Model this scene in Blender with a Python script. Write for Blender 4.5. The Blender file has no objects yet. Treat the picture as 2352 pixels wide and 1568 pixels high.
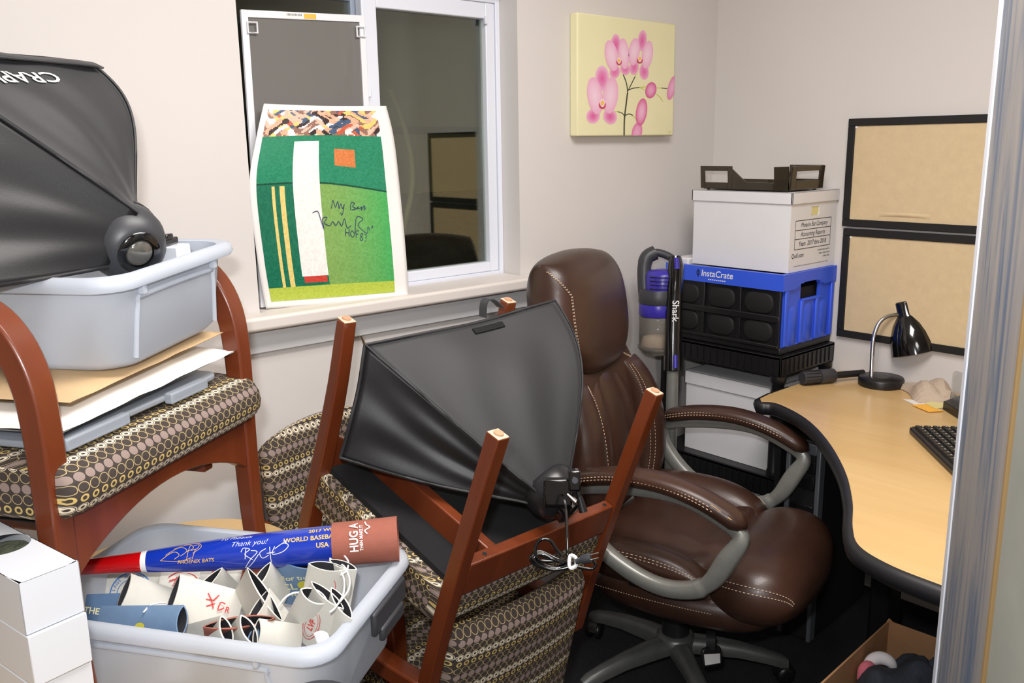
import bpy, bmesh, math, random
from math import sin, cos, pi, radians, sqrt, atan2
from mathutils import Vector, Matrix

random.seed(7)
scene = bpy.context.scene
COL = scene.collection

# ------------------------------------------------------------------ camera
FPX, CX, CY = 2030.0, 1176.0, 784.0
YAW, PITCH, ROLL = radians(41.19), radians(12.5), radians(-.885)
CAM = Vector((0, 0, 1.5))
FW = Vector((sin(YAW)*cos(PITCH), cos(YAW)*cos(PITCH), -sin(PITCH)))
_r = Vector((cos(YAW), -sin(YAW), 0)); _u = _r.cross(FW)
RT = _r*cos(ROLL) + _u*sin(ROLL); UP = _u*cos(ROLL) - _r*sin(ROLL)
cam_d = bpy.data.cameras.new('camera'); cam = bpy.data.objects.new('camera', cam_d); COL.objects.link(cam)
cam_d.sensor_width = 36; cam_d.lens = 36*FPX/2352; cam_d.clip_start = .02
m3 = Matrix((RT, UP, -FW)).transposed()
cam.matrix_world = Matrix.Translation(CAM) @ m3.to_4x4()
scene.camera = cam

def ray(x, y): return RT*((x-CX)/FPX) - UP*((y-CY)/FPX) + FW
def hit(x, y, ax, v):
    d = ray(x, y); return CAM + d*((v-CAM[ax])/d[ax])
def ZP(x, y, z): return hit(x, y, 2, z)          # point of a pixel's sight line at height z
def YP(x, y, v): return hit(x, y, 1, v)          # ... on the plane y = v
def XP(x, y, v): return hit(x, y, 0, v)
def DP(x, y, d): return CAM + ray(x, y)*d        # ... at a depth

# ------------------------------------------------------------------ light
scene.view_settings.view_transform = 'Standard'
scene.view_settings.look = 'None'
scene.view_settings.gamma = 1
scene.view_settings.use_curve_mapping = False
scene.view_settings.exposure = 0.0
world = bpy.data.worlds.new('night'); scene.world = world; world.use_nodes = True
world.node_tree.nodes['Background'].inputs[0].default_value = (.02, .022, .03, 1)
world.node_tree.nodes['Background'].inputs[1].default_value = .4

def area(name, loc, target, size, power, color, size_y=None, spread=None):
    l = bpy.data.lights.new(name, 'AREA'); l.energy = power; l.color = color
    l.shape = 'RECTANGLE'; l.size = size; l.size_y = size_y or size
    if spread: l.spread = spread
    o = bpy.data.objects.new(name, l); COL.objects.link(o); o.location = loc
    o.rotation_euler = (Vector(target)-Vector(loc)).to_track_quat('-Z', 'Y').to_euler()
    return o
# the photographer's flash, just above and left of the lens
area('camera_flash', CAM + UP*.115 - RT*.055 + FW*.02, CAM + FW*3 + UP*.35, .06, 17.0, (.97, .98, 1), .04)
# the office's ceiling light fixtures
area('ceiling_light', (1.1, .7, 2.5), (1.1, .7, 0), 1.2, 41.0, (1, .945, .915), .6)
area('hall_light', (-.3, -.9, 2.5), (-.3, -.9, 0), 1.0, 22.0, (1, .945, .915), .6)

# ------------------------------------------------------------------ materials
def lin(c):
    c = c/255.0
    return c/12.92 if c <= .04045 else ((c+.055)/1.055)**2.4
def rgb(r, g, b): return (lin(r), lin(g), lin(b), 1)
MATS = {}
class NT:
    def __init__(s, name):
        s.m = bpy.data.materials.new(name); s.m.use_nodes = True
        s.t = s.m.node_tree; s.n = s.t.nodes; s.b = s.n['Principled BSDF']
        MATS[name] = s.m
    def new(s, kind, **kw):
        n = s.n.new(kind)
        for k, v in kw.items(): setattr(n, k, v)
        return n
    def link(s, a, b): s.t.links.new(a, b)
    def put(s, sock, v):
        if isinstance(v, (int, float)): sock.default_value = v
        elif isinstance(v, tuple): sock.default_value = v
        else: s.link(v, sock)
    def math(s, op, a, b=0.0, c=None):
        n = s.new('ShaderNodeMath', operation=op); s.put(n.inputs[0], a); s.put(n.inputs[1], b)
        if c is not None: s.put(n.inputs[2], c)
        return n.outputs[0]
    def mix(s, f, a, b):
        n = s.new('ShaderNodeMix', data_type='RGBA'); s.put(n.inputs[0], f); s.put(n.inputs[6], a); s.put(n.inputs[7], b)
        return n.outputs[2]
    def coord(s, what='Object', scale=(1, 1, 1)):
        tc = s.new('ShaderNodeTexCoord'); mp = s.new('ShaderNodeMapping'); s.link(tc.outputs[what], mp.inputs[0])
        mp.inputs['Scale'].default_value = scale
        return mp.outputs[0]
    def noise(s, vec, scale, detail=3, rough=.5, dist=0):
        n = s.new('ShaderNodeTexNoise'); s.link(vec, n.inputs['Vector'])
        n.inputs['Scale'].default_value = scale; n.inputs['Detail'].default_value = detail
        n.inputs['Roughness'].default_value = rough; n.inputs['Distortion'].default_value = dist
        return n.outputs[0]
    def ramp(s, f, stops):
        n = s.new('ShaderNodeValToRGB'); s.link(f, n.inputs[0]); e = n.color_ramp.elements
        while len(e) < len(stops): e.new(.5)
        for i, (p, c) in enumerate(stops): e[i].position = p; e[i].color = c
        return n.outputs[0]
    def bump(s, h, strength=.2, dist=.002):
        n = s.new('ShaderNodeBump'); s.link(h, n.inputs['Height']); n.inputs['Strength'].default_value = strength
        n.inputs['Distance'].default_value = dist; s.link(n.outputs[0], s.b.inputs['Normal'])
    def set(s, **kw):
        for k, v in kw.items(): s.put(s.b.inputs[k.replace('_', ' ')], v)
        return s

def mat(name, col, rough=.5, metal=0.0, var=0.0, vscale=30, bump=0.0, bscale=200, bdist=.001, **kw):
    t = NT(name); c = rgb(*col)
    if var:
        n = t.noise(t.coord(), vscale, 4, .6)
        d = tuple(x*(1-var) for x in c[:3])+(1,); l = tuple(min(1, x*(1+var)) for x in c[:3])+(1,)
        t.set(Base_Color=t.ramp(n, [(.3, d), (.7, l)]))
    else: t.set(Base_Color=c)
    t.set(Roughness=rough, Metallic=metal)
    if bump: t.bump(t.noise(t.coord(), bscale, 3), bump, bdist)
    for k, v in kw.items(): t.set(**{k: v})
    return t.m

mat('wall_paint', (214, 209, 205), .75, var=.015, vscale=2, bump=.10, bscale=260, bdist=.0006)
mat('sill_paint', (224, 216, 209), .45, var=.02, vscale=6)
mat('apron_paint', (214, 214, 214), .5)
mat('ceiling_paint', (226, 222, 214), .9, bump=.2, bscale=120)
mat('carpet', (29, 29, 32), .97, var=.5, vscale=190, bump=.9, bscale=320, bdist=.004)
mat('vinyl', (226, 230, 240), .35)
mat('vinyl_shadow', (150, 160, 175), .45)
mat('black_plastic', (22, 22, 24), .38)
mat('black_matte', (17, 17, 18), .7)
mat('black_gloss', (10, 10, 11), .12, Coat_Weight=.6)
mat('chrome', (205, 205, 205), .2, 1.0)
mat('grey_plastic', (150, 150, 144), .36, .45, var=.06, vscale=40)
mat('dark_grey_plastic', (98, 100, 98), .38, .4, var=.12, vscale=30)
mat('charcoal', (56, 57, 61), .42)
mat('white_card', (226, 226, 228), .6, var=.02, vscale=9)
mat('white_paper', (236, 234, 230), .55)
mat('white_gloss_card', (206, 210, 216), .5)
mat('cut_card', (150, 122, 78), .8)
mat('kraft', (205, 174, 132), .65, var=.06, vscale=14)
mat('cardboard', (164, 122, 84), .8, var=.07, vscale=18)
mat('blue_crate', (56, 94, 228), .35)
mat('purple', (58, 48, 160), .3)
mat('ink_black', (30, 30, 34), .6)
mat('ink_grey', (110, 112, 114), .6)
mat('ink_white', (240, 240, 240), .5)
mat('ink_red', (200, 62, 62), .6)
mat('ink_blue', (62, 120, 190), .6)
mat('ink_navy', (36, 48, 96), .6)
mat('ink_gold', (222, 178, 96), .45)
mat('ink_cream', (226, 220, 176), .6)
mat('ink_yellow', (196, 190, 60), .6)
mat('orange_label', (248, 186, 74), .6)
mat('thread', (206, 178, 150), .7)
mat('neoprene_white', (210, 208, 198), .8, var=.02, vscale=40, bump=.2, bscale=500)
mat('neoprene_lining', (34, 34, 38), .9)
mat('neoprene_blue', (112, 140, 172), .8, var=.04, vscale=60)
mat('neoprene_dkblue', (84, 112, 146), .8, var=.04, vscale=60)
mat('neoprene_brown', (150, 88, 72), .85, var=.05, vscale=90, bump=.2, bscale=500)
mat('cord_white', (238, 238, 238), .5)
mat('bat_blue', (20, 52, 168), .16, Coat_Weight=.8, Coat_Roughness=.08)
mat('bat_red', (196, 10, 16), .16, Coat_Weight=.8, Coat_Roughness=.08)
mat('bat_white', (238, 240, 242), .25)
mat('softbox_fabric', (31, 31, 34), .58, var=.10, vscale=5, bump=.25, bscale=900, bdist=.0006, Sheen_Weight=.15)
mat('softbox_shaded', (24, 24, 26), .45, var=.15, vscale=4, bump=.25, bscale=900, bdist=.0006)  # same black fabric, shade of the unlit panels put into its colour
mat('softbox_trim', (30, 30, 32), .55)
mat('velcro', (20, 20, 21), .95, bump=.8, bscale=900)
mat('lamp_glass', (120, 118, 112), .1, .6)
mat('under_fabric', (20, 20, 22), .95, bump=.3, bscale=700)
mat('foot_pad', (196, 150, 118), .5)
mat('raw_edge', (214, 186, 160), .7)
mat('canvas_yellow', (236, 230, 186), .7, var=.02, vscale=5)
mat('petal_light', (240, 190, 214), .7)
mat('stem_dark', (74, 74, 56), .7)
mat('stem_lime', (196, 204, 84), .7)
mat('petal_red', (206, 62, 84), .7)
mat('cork', (212, 190, 152), .85, var=.05, vscale=40)
mat('napkin', (186, 168, 150), .85, var=.03)
mat('paper_cream', (226, 216, 150), .6)
mat('cloth_dark', (52, 56, 66), .95, var=.3, vscale=22, bump=.6, bscale=160, bdist=.004)
mat('cloth_white', (226, 222, 224), .9)
mat('cloth_pink', (206, 108, 122), .9)
mat('acrylic', (225, 230, 232), .05, Transmission_Weight=.95, IOR=1.2)
mat('smoke_plastic', (74, 66, 52), .12, Transmission_Weight=.55, IOR=1.3, Coat_Weight=.5)
mat('bat_pale', (226, 204, 140), .5)
mat('screen_frame', (232, 232, 236), .45)
mat('exterior_wall', (150, 138, 114), .9, var=.12, vscale=3)
mat('reflection_tan', (172, 152, 104), .9, var=.10, vscale=4)
mat('exterior_dark', (58, 64, 48), .95, var=.3, vscale=12, bump=.8, bscale=60, bdist=.02)
mat('reflection_dark', (26, 26, 24), .8)
mat('hose', (150, 140, 90), .6)
mat('hub_black', (34, 34, 36), .3)
mat('rubber_edge', (26, 26, 29), .42)
mat('key_cap', (30, 30, 31), .4)
mat('pc_silver', (128, 134, 140), .4, .5)
mat('label_white', (206, 208, 206), .5)

# translucent storage plastic
t = NT('tote_plastic'); t.set(Base_Color=rgb(230, 235, 242), Roughness=.38, IOR=1.35, Transmission_Weight=.12, Subsurface_Weight=.0)
tr = t.new('ShaderNodeBsdfTranslucent'); tr.inputs[0].default_value = rgb(232, 238, 246)
mx = t.new('ShaderNodeMixShader'); mx.inputs[0].default_value = .5
t.link(t.b.outputs[0], mx.inputs[1]); t.link(tr.outputs[0], mx.inputs[2])
t.link(mx.outputs[0], t.n['Material Output'].inputs[0])
mat('lid_plastic', (196, 204, 214), .3, Transmission_Weight=.55, IOR=1.3)
mat('dust_cup', (214, 208, 198), .12, Transmission_Weight=.85, IOR=1.15)
# window pane: clear with a faint mirror
t = NT('pane'); gl = t.new('ShaderNodeBsdfGlossy'); gl.inputs['Roughness'].default_value = .02; gl.inputs['Color'].default_value = (.9, .95, .9, 1)
tp = t.new('ShaderNodeBsdfTransparent'); tp.inputs[0].default_value = (.86, .9, .84, 1)
mx = t.new('ShaderNodeMixShader'); mx.inputs[0].default_value = .13
t.link(tp.outputs[0], mx.inputs[1]); t.link(gl.outputs[0], mx.inputs[2]); t.link(mx.outputs[0], t.n['Material Output'].inputs[0])
# insect mesh: fine open weave
t = NT('insect_mesh'); t.set(Base_Color=rgb(118, 115, 111), Roughness=.7, Alpha=.86)

# cherry wood
def wood(name, dark, light, scale, rough, stretch, coat=.25):
    t = NT(name); v = t.coord('Object', stretch)
    n = t.noise(v, scale, 5, .6, .8)
    t.set(Base_Color=t.ramp(n, [(.25, rgb(*dark)), (.75, rgb(*light))]), Roughness=rough, Coat_Weight=coat, Coat_Roughness=.2)
    return t.m
wood('cherry', (90, 38, 16), (124, 58, 27), 9, .34, (1, 1, .12))
wood('cherry_flat', (128, 62, 30), (176, 98, 52), 9, .45, (.15, 1, 1), .1)
wood('maple_table', (214, 178, 120), (228, 194, 140), 5, .38, (.25, 3, 1))
wood('maple_desk', (204, 166, 110), (220, 186, 130), 4, .3, (3, .3, 1))
# door veneer: greyed blue oak with long wavy figure
t = NT('door_veneer'); v = t.coord('Object', (20, 20, 1.5)); n = t.noise(v, 1.0, 4, .6, 1.6)
t.set(Base_Color=t.ramp(n, [(.36, rgb(96, 110, 130)), (.5, rgb(142, 140, 140)), (.72, rgb(164, 154, 146))]), Roughness=.5)
mat('door_panel', (158, 160, 152), .5, var=.12, vscale=4)
# brown bonded leather
t = NT('brown_leather'); v = t.coord(); n = t.noise(v, 5, 3); n2 = t.noise(v, 420, 2)
t.set(Base_Color=t.ramp(n, [(.3, rgb(50, 31, 23)), (.75, rgb(72, 47, 36))]), Roughness=.36, Coat_Weight=.08)
t.bump(n2, .25, .0008)
mat('worn_leather', (186, 140, 96), .6, var=.3, vscale=200)

# dotted upholstery: rows of discs, outlines and rings, on metre UVs
t = NT('dot_fabric'); tc = t.new('ShaderNodeTexCoord'); sp = t.new('ShaderNodeSeparateXYZ'); t.link(tc.outputs['UV'], sp.inputs[0])
cell = .0156
u = t.math('DIVIDE', sp.outputs[0], .0178); v = t.math('DIVIDE', sp.outputs[1], cell)
row = t.math('FLOOR', v); mrow = t.math('FLOORED_MODULO', row, 5.0)
fx = t.math('SUBTRACT', t.math('FRACT', u), .5); fy = t.math('SUBTRACT', t.math('FRACT', v), .5)
d = t.math('SQRT', t.math('ADD', t.math('MULTIPLY', fx, fx), t.math('MULTIPLY', fy, fy)))
def band(lo, hi): return t.math('MULTIPLY', t.math('GREATER_THAN', d, lo), t.math('LESS_THAN', d, hi))
def isrow(k): return t.math('COMPARE', mrow, float(k), .4)
base = t.mix(t.noise(t.coord(), 300, 2), rgb(50, 42, 38), rgb(68, 58, 53))
disc = t.math('MULTIPLY', isrow(0), t.math('LESS_THAN', d, .44))
col = t.mix(disc, base, rgb(142, 124, 116))
outl = t.math('MULTIPLY', t.math('ADD', isrow(1), isrow(4)), band(.415, .485))
col = t.mix(outl, col, rgb(176, 156, 112))
whi = t.math('MULTIPLY', isrow(2), t.math('ADD', band(.17, .36), band(.43, .49)))
col = t.mix(whi, col, rgb(226, 214, 188))
gol = t.math('MULTIPLY', isrow(3), band(.19, .36))
col = t.mix(gol, col, rgb(198, 172, 104))
t.set(Base_Color=col, Roughness=.85)
t.bump(t.noise(t.coord(), 1400, 2), .2, .0005)

# colours carried by the mesh itself (flat painted prints)
t = NT('painted'); at = t.new('ShaderNodeVertexColor', layer_name='Col'); t.link(at.outputs[0], t.b.inputs['Base Color']); t.set(Roughness=.6)
t = NT('poster_print'); at = t.new('ShaderNodeVertexColor', layer_name='Col'); t.link(at.outputs[0], t.b.inputs['Base Color']); t.set(Roughness=.32)

# ------------------------------------------------------------------ mesh helpers
MW = {}
class MB:
    def __init__(s): s.v = []; s.f = []; s.uv = []; s.col = []
    def add(s, vs, fs, uvs=None, col=None):
        o = len(s.v); s.v += [Vector(p) for p in vs]
        for i, f in enumerate(fs):
            s.f.append(tuple(o+j for j in f)); s.uv.append(uvs[i] if uvs else None); s.col.append(col)
        return s
    def box(s, lo, hi, M=None, col=None):
        x0, y0, z0 = lo; x1, y1, z1 = hi
        vs = [Vector(p) for p in ((x0,y0,z0),(x1,y0,z0),(x1,y1,z0),(x0,y1,z0),(x0,y0,z1),(x1,y0,z1),(x1,y1,z1),(x0,y1,z1))]
        if M: vs = [M @ p for p in vs]
        return s.add(vs, [(0,3,2,1),(4,5,6,7),(0,1,5,4),(1,2,6,5),(2,3,7,6),(3,0,4,7)], None, col)
    def loft(s, rings, close=True, cap0=True, cap1=True, col=None):
        n = len(rings[0]); vs = [p for r in rings for p in r]; fs = []
        for i in range(len(rings)-1):
            for j in range(n if close else n-1):
                k = (j+1) % n; fs.append((i*n+j, i*n+k, (i+1)*n+k, (i+1)*n+j))
        if close and cap0: fs.append(tuple(reversed(range(n))))
        if close and cap1: fs.append(tuple(range((len(rings)-1)*n, len(rings)*n)))
        return s.add(vs, fs, None, col)
    def tube(s, path, r, n=8, closed=False, cap=True, prof=None, upv=None, col=None):
        """sweep a circle (or a 2D profile) along a path"""
        path = [Vector(p) for p in path]; N = len(path); rings = []; ref = None
        for i, p in enumerate(path):
            a = path[i-1] if (i > 0 or closed) else p; b = path[(i+1) % N] if (i < N-1 or closed) else p
            tg = (b-a).normalized()
            if upv is not None: x = Vector(upv)
            elif ref is None: x = Vector((0, 0, 1)) if abs(tg.z) < .9 else Vector((1, 0, 0))
            else: x = ref
            x = (x - tg*x.dot(tg)).normalized(); ref = x; y = tg.cross(x)
            rr = r[i] if isinstance(r, (list, tuple)) else r
            if prof: rings.append([p + x*q[0]*rr + y*q[1]*rr for q in prof])
            else: rings.append([p + (x*cos(2*pi*k/n) + y*sin(2*pi*k/n))*rr for k in range(n)])
        if closed: rings.append(rings[0]); return s.loft(rings, True, False, False, col)
        return s.loft(rings, True, cap, cap, col)
    def lathe(s, prof, n=24, M=None, cap=True, col=None):
        rings = []
        for r, z in prof:
            rings.append([Vector((r*cos(2*pi*k/n), r*sin(2*pi*k/n), z)) for k in range(n)])
        if M: rings = [[M @ p for p in R] for R in rings]
        return s.loft(rings, True, cap, cap, col)
    def prism(s, poly, z0, z1, M=None, col=None):
        n = len(poly); vs = [Vector((p[0], p[1], z0)) for p in poly]+[Vector((p[0], p[1], z1)) for p in poly]
        if M: vs = [M @ p for p in vs]
        fs = [tuple(reversed(range(n))), tuple(range(n, 2*n))]+[(i, (i+1) % n, n+(i+1) % n, n+i) for i in range(n)]
        return s.add(vs, fs, None, col)
    def grid(s, fn, nu, nv, uvfn=None, thick=None, col=None, colfn=None):
        vs = [Vector(fn(i/nu, j/nv)) for j in range(nv+1) for i in range(nu+1)]; w = nu+1
        for j in range(nv):
            for i in range(nu): pass
        fs = [(j*w+i, j*w+i+1, (j+1)*w+i+1, (j+1)*w+i) for j in range(nv) for i in range(nu)]
        uvs = None
        if uvfn: uvs = [[uvfn(i/nu, j/nv), uvfn((i+1)/nu, j/nv), uvfn((i+1)/nu, (j+1)/nv), uvfn(i/nu, (j+1)/nv)] for j in range(nv) for i in range(nu)]
        o = len(s.f); s.add(vs, fs, uvs, col)
        if colfn:
            for j in range(nv):
                for i in range(nu): s.col[o+j*nu+i] = colfn((i+.5)/nu, (j+.5)/nv)
        return s

def thing(name, label, cat, loc=(0, 0, 0), rot=None, group=None, kind=None):
    o = bpy.data.objects.new(name, None); COL.objects.link(o); o.empty_display_size = .05
    M = Matrix.Translation(Vector(loc)) @ ((rot.to_4x4() if isinstance(rot, Matrix) else Matrix.Rotation(rot or 0, 4, 'Z')))
    o.matrix_world = M; MW[o.name] = M
    tag(o, label, cat, group, kind); return o
def tag(o, label=None, cat=None, group=None, kind=None):
    if label: o['label'] = label
    if cat: o['category'] = cat
    if group: o['group'] = group
    if kind: o['kind'] = kind
    return o
def obj(name, mb, m, parent=None, world=False, smooth=False, bevel=0, seg=2, angle=35, subsurf=0, uvbox=None, solid=0, weld=False):
    """ONE mesh object; world=True when the shape is given in world coordinates"""
    me = bpy.data.meshes.new(name)
    vs = mb.v
    org = None
    if world and parent:
        inv = MW[parent.name].inverted(); vs = [inv @ p for p in vs]
    elif world or parent is None:
        c = sum(vs, Vector())/len(vs); org = Vector((c.x, c.y, min(p.z for p in vs))); vs = [p-org for p in vs]
    me.from_pydata([tuple(p) for p in vs], [], mb.f)
    if any(u for u in mb.uv) or uvbox:
        ul = me.uv_layers.new(name='UVMap')
        for pi_, p in enumerate(me.polygons):
            for k, li in enumerate(p.loop_indices):
                if mb.uv[pi_]: ul.data[li].uv = mb.uv[pi_][k]
                else:
                    q = me.vertices[me.loops[li].vertex_index].co; n = p.normal
                    a = max(range(3), key=lambda i: abs(n[i]))
                    ul.data[li].uv = ((q.y, q.z), (q.x, q.z), (q.x, q.y))[a]
    if any(c is not None for c in mb.col):
        ca = me.color_attributes.new('Col', 'FLOAT_COLOR', 'CORNER')
        for pi_, p in enumerate(me.polygons):
            c = mb.col[pi_] or (1, 1, 1, 1)
            for k, li in enumerate(p.loop_indices): ca.data[li].color = c[k] if isinstance(c, list) else c
    bm = bmesh.new(); bm.from_mesh(me)
    if weld: bmesh.ops.remove_doubles(bm, verts=bm.verts, dist=1e-5)
    bmesh.ops.recalc_face_normals(bm, faces=bm.faces)
    bm.to_mesh(me); bm.free()
    me.materials.append(MATS[m] if isinstance(m, str) else m)
    o = bpy.data.objects.new(name, me); COL.objects.link(o)
    if org is not None:
        o.location = org; MW[o.name] = Matrix.Translation(org)
    if parent:
        o.parent = parent; MW[o.name] = MW[parent.name].copy()
    if solid:
        md = o.modifiers.new('solid', 'SOLIDIFY'); md.thickness = solid; md.offset = 0
    if bevel:
        md = o.modifiers.new('bevel', 'BEVEL'); md.width = bevel; md.segments = seg; md.limit_method = 'ANGLE'; md.angle_limit = radians(angle)
    if subsurf:
        md = o.modifiers.new('sub', 'SUBSURF'); md.levels = subsurf; md.render_levels = subsurf
    if smooth or bevel or subsurf:
        for p in me.polygons: p.use_smooth = True
        if not subsurf and not smooth: me.set_sharp_from_angle(angle=radians(50))
        elif smooth and not subsurf: me.set_sharp_from_angle(angle=radians(60))
    return o
def struct(name, mb, m, **kw):
    o = obj(name, mb, m, None, True, **kw); o['kind'] = 'structure'; return o

def spline(pts, n=8, closed=False):
    """Catmull-Rom through points"""
    P = [Vector(p) for p in pts]; N = len(P); out = []
    for i in range(N if closed else N-1):
        g = lambda k: P[k % N] if closed else P[max(0, min(N-1, k))]
        a, b, c, d = g(i-1), g(i), g(i+1), g(i+2)
        for k in range(n):
            t_ = k/n
            out.append(.5*((2*b)+(c-a)*t_+(2*a-5*b+4*c-d)*t_*t_+(3*b-a-3*c+d)*t_**3))
    if not closed: out.append(P[-1])
    return out
def rrect(w, h, r, n=5):
    """rounded rectangle outline centred on 0"""
    out = []
    for cx, cy, a0 in ((w/2-r, h/2-r, 0), (-w/2+r, h/2-r, 90), (-w/2+r, -h/2+r, 180), (w/2-r, -h/2+r, 270)):
        for k in range(n+1):
            a = radians(a0+90*k/n); out.append((cx+r*cos(a), cy+r*sin(a)))
    return out
def frame(o, x, y=None, z=None):
    """matrix from an origin and axes"""
    x = Vector(x).normalized()
    if z is not None:
        z = Vector(z); z = (z-x*z.dot(x)).normalized(); y = z.cross(x)
    else:
        y = Vector(y); y = (y-x*y.dot(x)).normalized(); z = x.cross(y)
    M = Matrix((x, y, z)).transposed().to_4x4(); M.translation = Vector(o); return M

def textmesh(body, size, M, mb=None, bold=0.0, align='CENTER', shear=0.0, sx=1.0, extr=.0003):
    """lettering as a flat mesh laid on the plane of M (x right, y up, z out)"""
    cu = bpy.data.curves.new('t', 'FONT'); cu.body = body; cu.size = size; cu.align_x = align; cu.align_y = 'CENTER'
    cu.offset = bold*size; cu.shear = shear; cu.resolution_u = 3
    o = bpy.data.objects.new('t', cu); COL.objects.link(o)
    dg = bpy.context.evaluated_depsgraph_get(); me = o.evaluated_get(dg).to_mesh()
    mb = mb or MB()
    S = Matrix.Diagonal((sx, 1, 1, 1))
    mb.add([M @ S @ v.co for v in me.vertices], [tuple(p.vertices) for p in me.polygons])
    o.evaluated_get(dg).to_mesh_clear(); bpy.data.objects.remove(o); bpy.data.curves.remove(cu)
    return mb
def stroke(mb, pts, w, M, n=5, closed=False):
    """a pen stroke lying on the plane of M"""
    P = spline([(p[0], p[1], 0) for p in pts], n, closed); N = len(P); L = []
    for i, p in enumerate(P):
        a = P[max(0, i-1)]; b = P[min(N-1, i+1)]; tg = (b-a); tg = tg.normalized() if tg.length > 1e-9 else Vector((1, 0, 0))
        nn = Vector((-tg.y, tg.x, 0))*w/2; L.append((p+nn, p-nn))
    vs = [M @ q for a in L for q in a]
    mb.add(vs, [(2*i, 2*i+1, 2*i+3, 2*i+2) for i in range(N-1)])
    return mb
def ringmesh(mb, M, cx, cy, rx, ry, w, n=40):
    vs = []
    for k in range(n):
        a = 2*pi*k/n; vs += [M @ Vector((cx+rx*cos(a), cy+ry*sin(a), 0)), M @ Vector((cx+(rx-w)*cos(a), cy+(ry-w)*sin(a), 0))]
    mb.add(vs, [(2*k, (2*k+2) % (2*n), (2*k+3) % (2*n), 2*k+1) for k in range(n)]); return mb

def copy_tree(o, parent=None):
    c = o.copy(); COL.objects.link(c); c.parent = parent
    for ch in list(o.children): copy_tree(ch, c)
    return c
# ------------------------------------------------------------------ the room
XW, YW = 2.747, 2.0            # right wall and window wall
WX0, WX1, WZ0, WZ1 = .935, 1.789, 1.078, 1.95
b = MB()
b.box((-1.6, YW, 0), (WX0, YW+.14, 2.6)); b.box((WX1, YW, 0), (XW+.14, YW+.14, 2.6))
b.box((WX0, YW, 0), (WX1, YW+.14, WZ0)); b.box((WX0, YW, WZ1), (WX1, YW+.14, 2.6))
struct('wall_left', b, 'wall_paint')
struct('wall_right', MB().box((XW, -2.0, 0), (XW+.14, YW, 2.6)), 'wall_paint')
struct('wall_back', MB().box((-1.6, -2.14, 0), (XW+.14, -2.0, 2.6)), 'wall_paint')
struct('wall_side', MB().box((-1.74, -2.14, 0), (-1.6, YW+.14, 2.6)), 'wall_paint')
struct('floor', MB().box((-1.74, -2.14, -.05), (XW+.14, YW+.14, 0)), 'carpet')
struct('ceiling', MB().box((-1.74, -2.14, 2.6), (XW+.14, YW+.14, 2.65)), 'ceiling_paint')
# sill and apron
b = MB(); b.prism([(.852, 1.93), (1.862, 1.93), (1.862, 1.998), (1.788, 1.998), (1.788, 2.076), (.936, 2.076), (.936, 1.998), (.852, 1.998)], 1.079, 1.113)
struct('trim_1', b, 'sill_paint', bevel=.008, seg=3)
struct('trim_2', MB().box((.872, 1.984, 1.014), (1.845, 2.0, 1.079)), 'apron_paint', bevel=.003)
# window: outer frame, fixed pane on the left, sliding sash on the right
FY = 2.077
win = thing('window_1', 'white vinyl sliding window with dark night panes above the sill', None, (1.36, FY, 1.113), kind='structure')
def rectframe(mb, x0, x1, z0, z1, wl, wr, wb, wt, y0, y1):
    mb.box((x0, y0, z0), (x0+wl, y1, z1)); mb.box((x1-wr, y0, z0), (x1, y1, z1))
    mb.box((x0+wl, y0, z0), (x1-wr, y1, z0+wb)); mb.box((x0+wl, y0, z1-wt), (x1-wr, y1, z1)); return mb
obj('window_frame', rectframe(MB(), WX0, WX1, 1.108, WZ1, .026, .016, .014, .045, FY, FY+.06), 'vinyl', win, True, bevel=.002)
sash = obj('sliding_sash', rectframe(MB(), 1.318, 1.772, 1.122, 1.905, .046, .034, .03, .045, FY+.004, FY+.034), 'vinyl', win, True, bevel=.003)
obj('pane', MB().box((1.362, FY+.022, 1.150), (1.740, FY+.026, 1.862)), 'pane', sash, True)
obj('latch', MB().box((1.309, FY-.006, 1.617), (1.322, FY+.006, 1.69)).box((1.312, FY-.014, 1.63), (1.326, FY+.004, 1.652)), 'vinyl', sash, True, bevel=.002)
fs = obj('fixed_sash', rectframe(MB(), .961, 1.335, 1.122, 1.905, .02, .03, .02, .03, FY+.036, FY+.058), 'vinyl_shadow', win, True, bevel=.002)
obj('pane', MB().box((.979, FY+.046, 1.14), (1.307, FY+.05, 1.876)), 'pane', fs, True)
obj('corner_clip', MB().box((1.731, FY-.004, 1.845), (1.741, FY+.005, 1.868)), 'vinyl', sash, True, bevel=.001)
# outside in the dark; tan board and dark bars imitate the pane's reflection
EY = 3.3
zr, zt = YP(1000, 292, EY).z, YP(1000, 440, EY).z
b = MB().box((-.5, EY, zr), (6, EY+.1, 3.2)); struct('wall_outside', b, 'exterior_wall')
b = MB().box((-.5, EY-.02, zt), (6, EY+.08, zr-.015)); struct('reflected_board', b, 'reflection_tan')  # added board, stands for the tackboards mirrored in the glass
b = MB().box((-.5, EY-.06, zr-.03), (6, EY+.02, zr)); b.box((3.05, EY-.07, zt-.2), (3.13, EY, zr+.35)); struct('reflected_bars', b, 'reflection_dark')  # added bars, stand for the mirrored tackboard frames
b = MB(); random.seed(3)
b.grid(lambda u, v: (-.5+6.5*u, 2.16+(EY-2.12)*v, .86+(zt-.06-.86)*v**1.6+random.uniform(-.02, .02)), 60, 22)
b.box((-.5, EY-.04, .5), (6, EY+.06, zt)); struct('ground_outside', b, 'exterior_dark')
b = MB().tube(spline([YP(*p, 2.75) for p in ((895, 205), (925, 280), (945, 370), (945, 440), (930, 510), (922, 560))], 8), .011, 8)
tag(obj('garden_hose', b, 'hose', None, True, smooth=True), 'pale hose hanging outside behind the window pane', 'hose')

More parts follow.
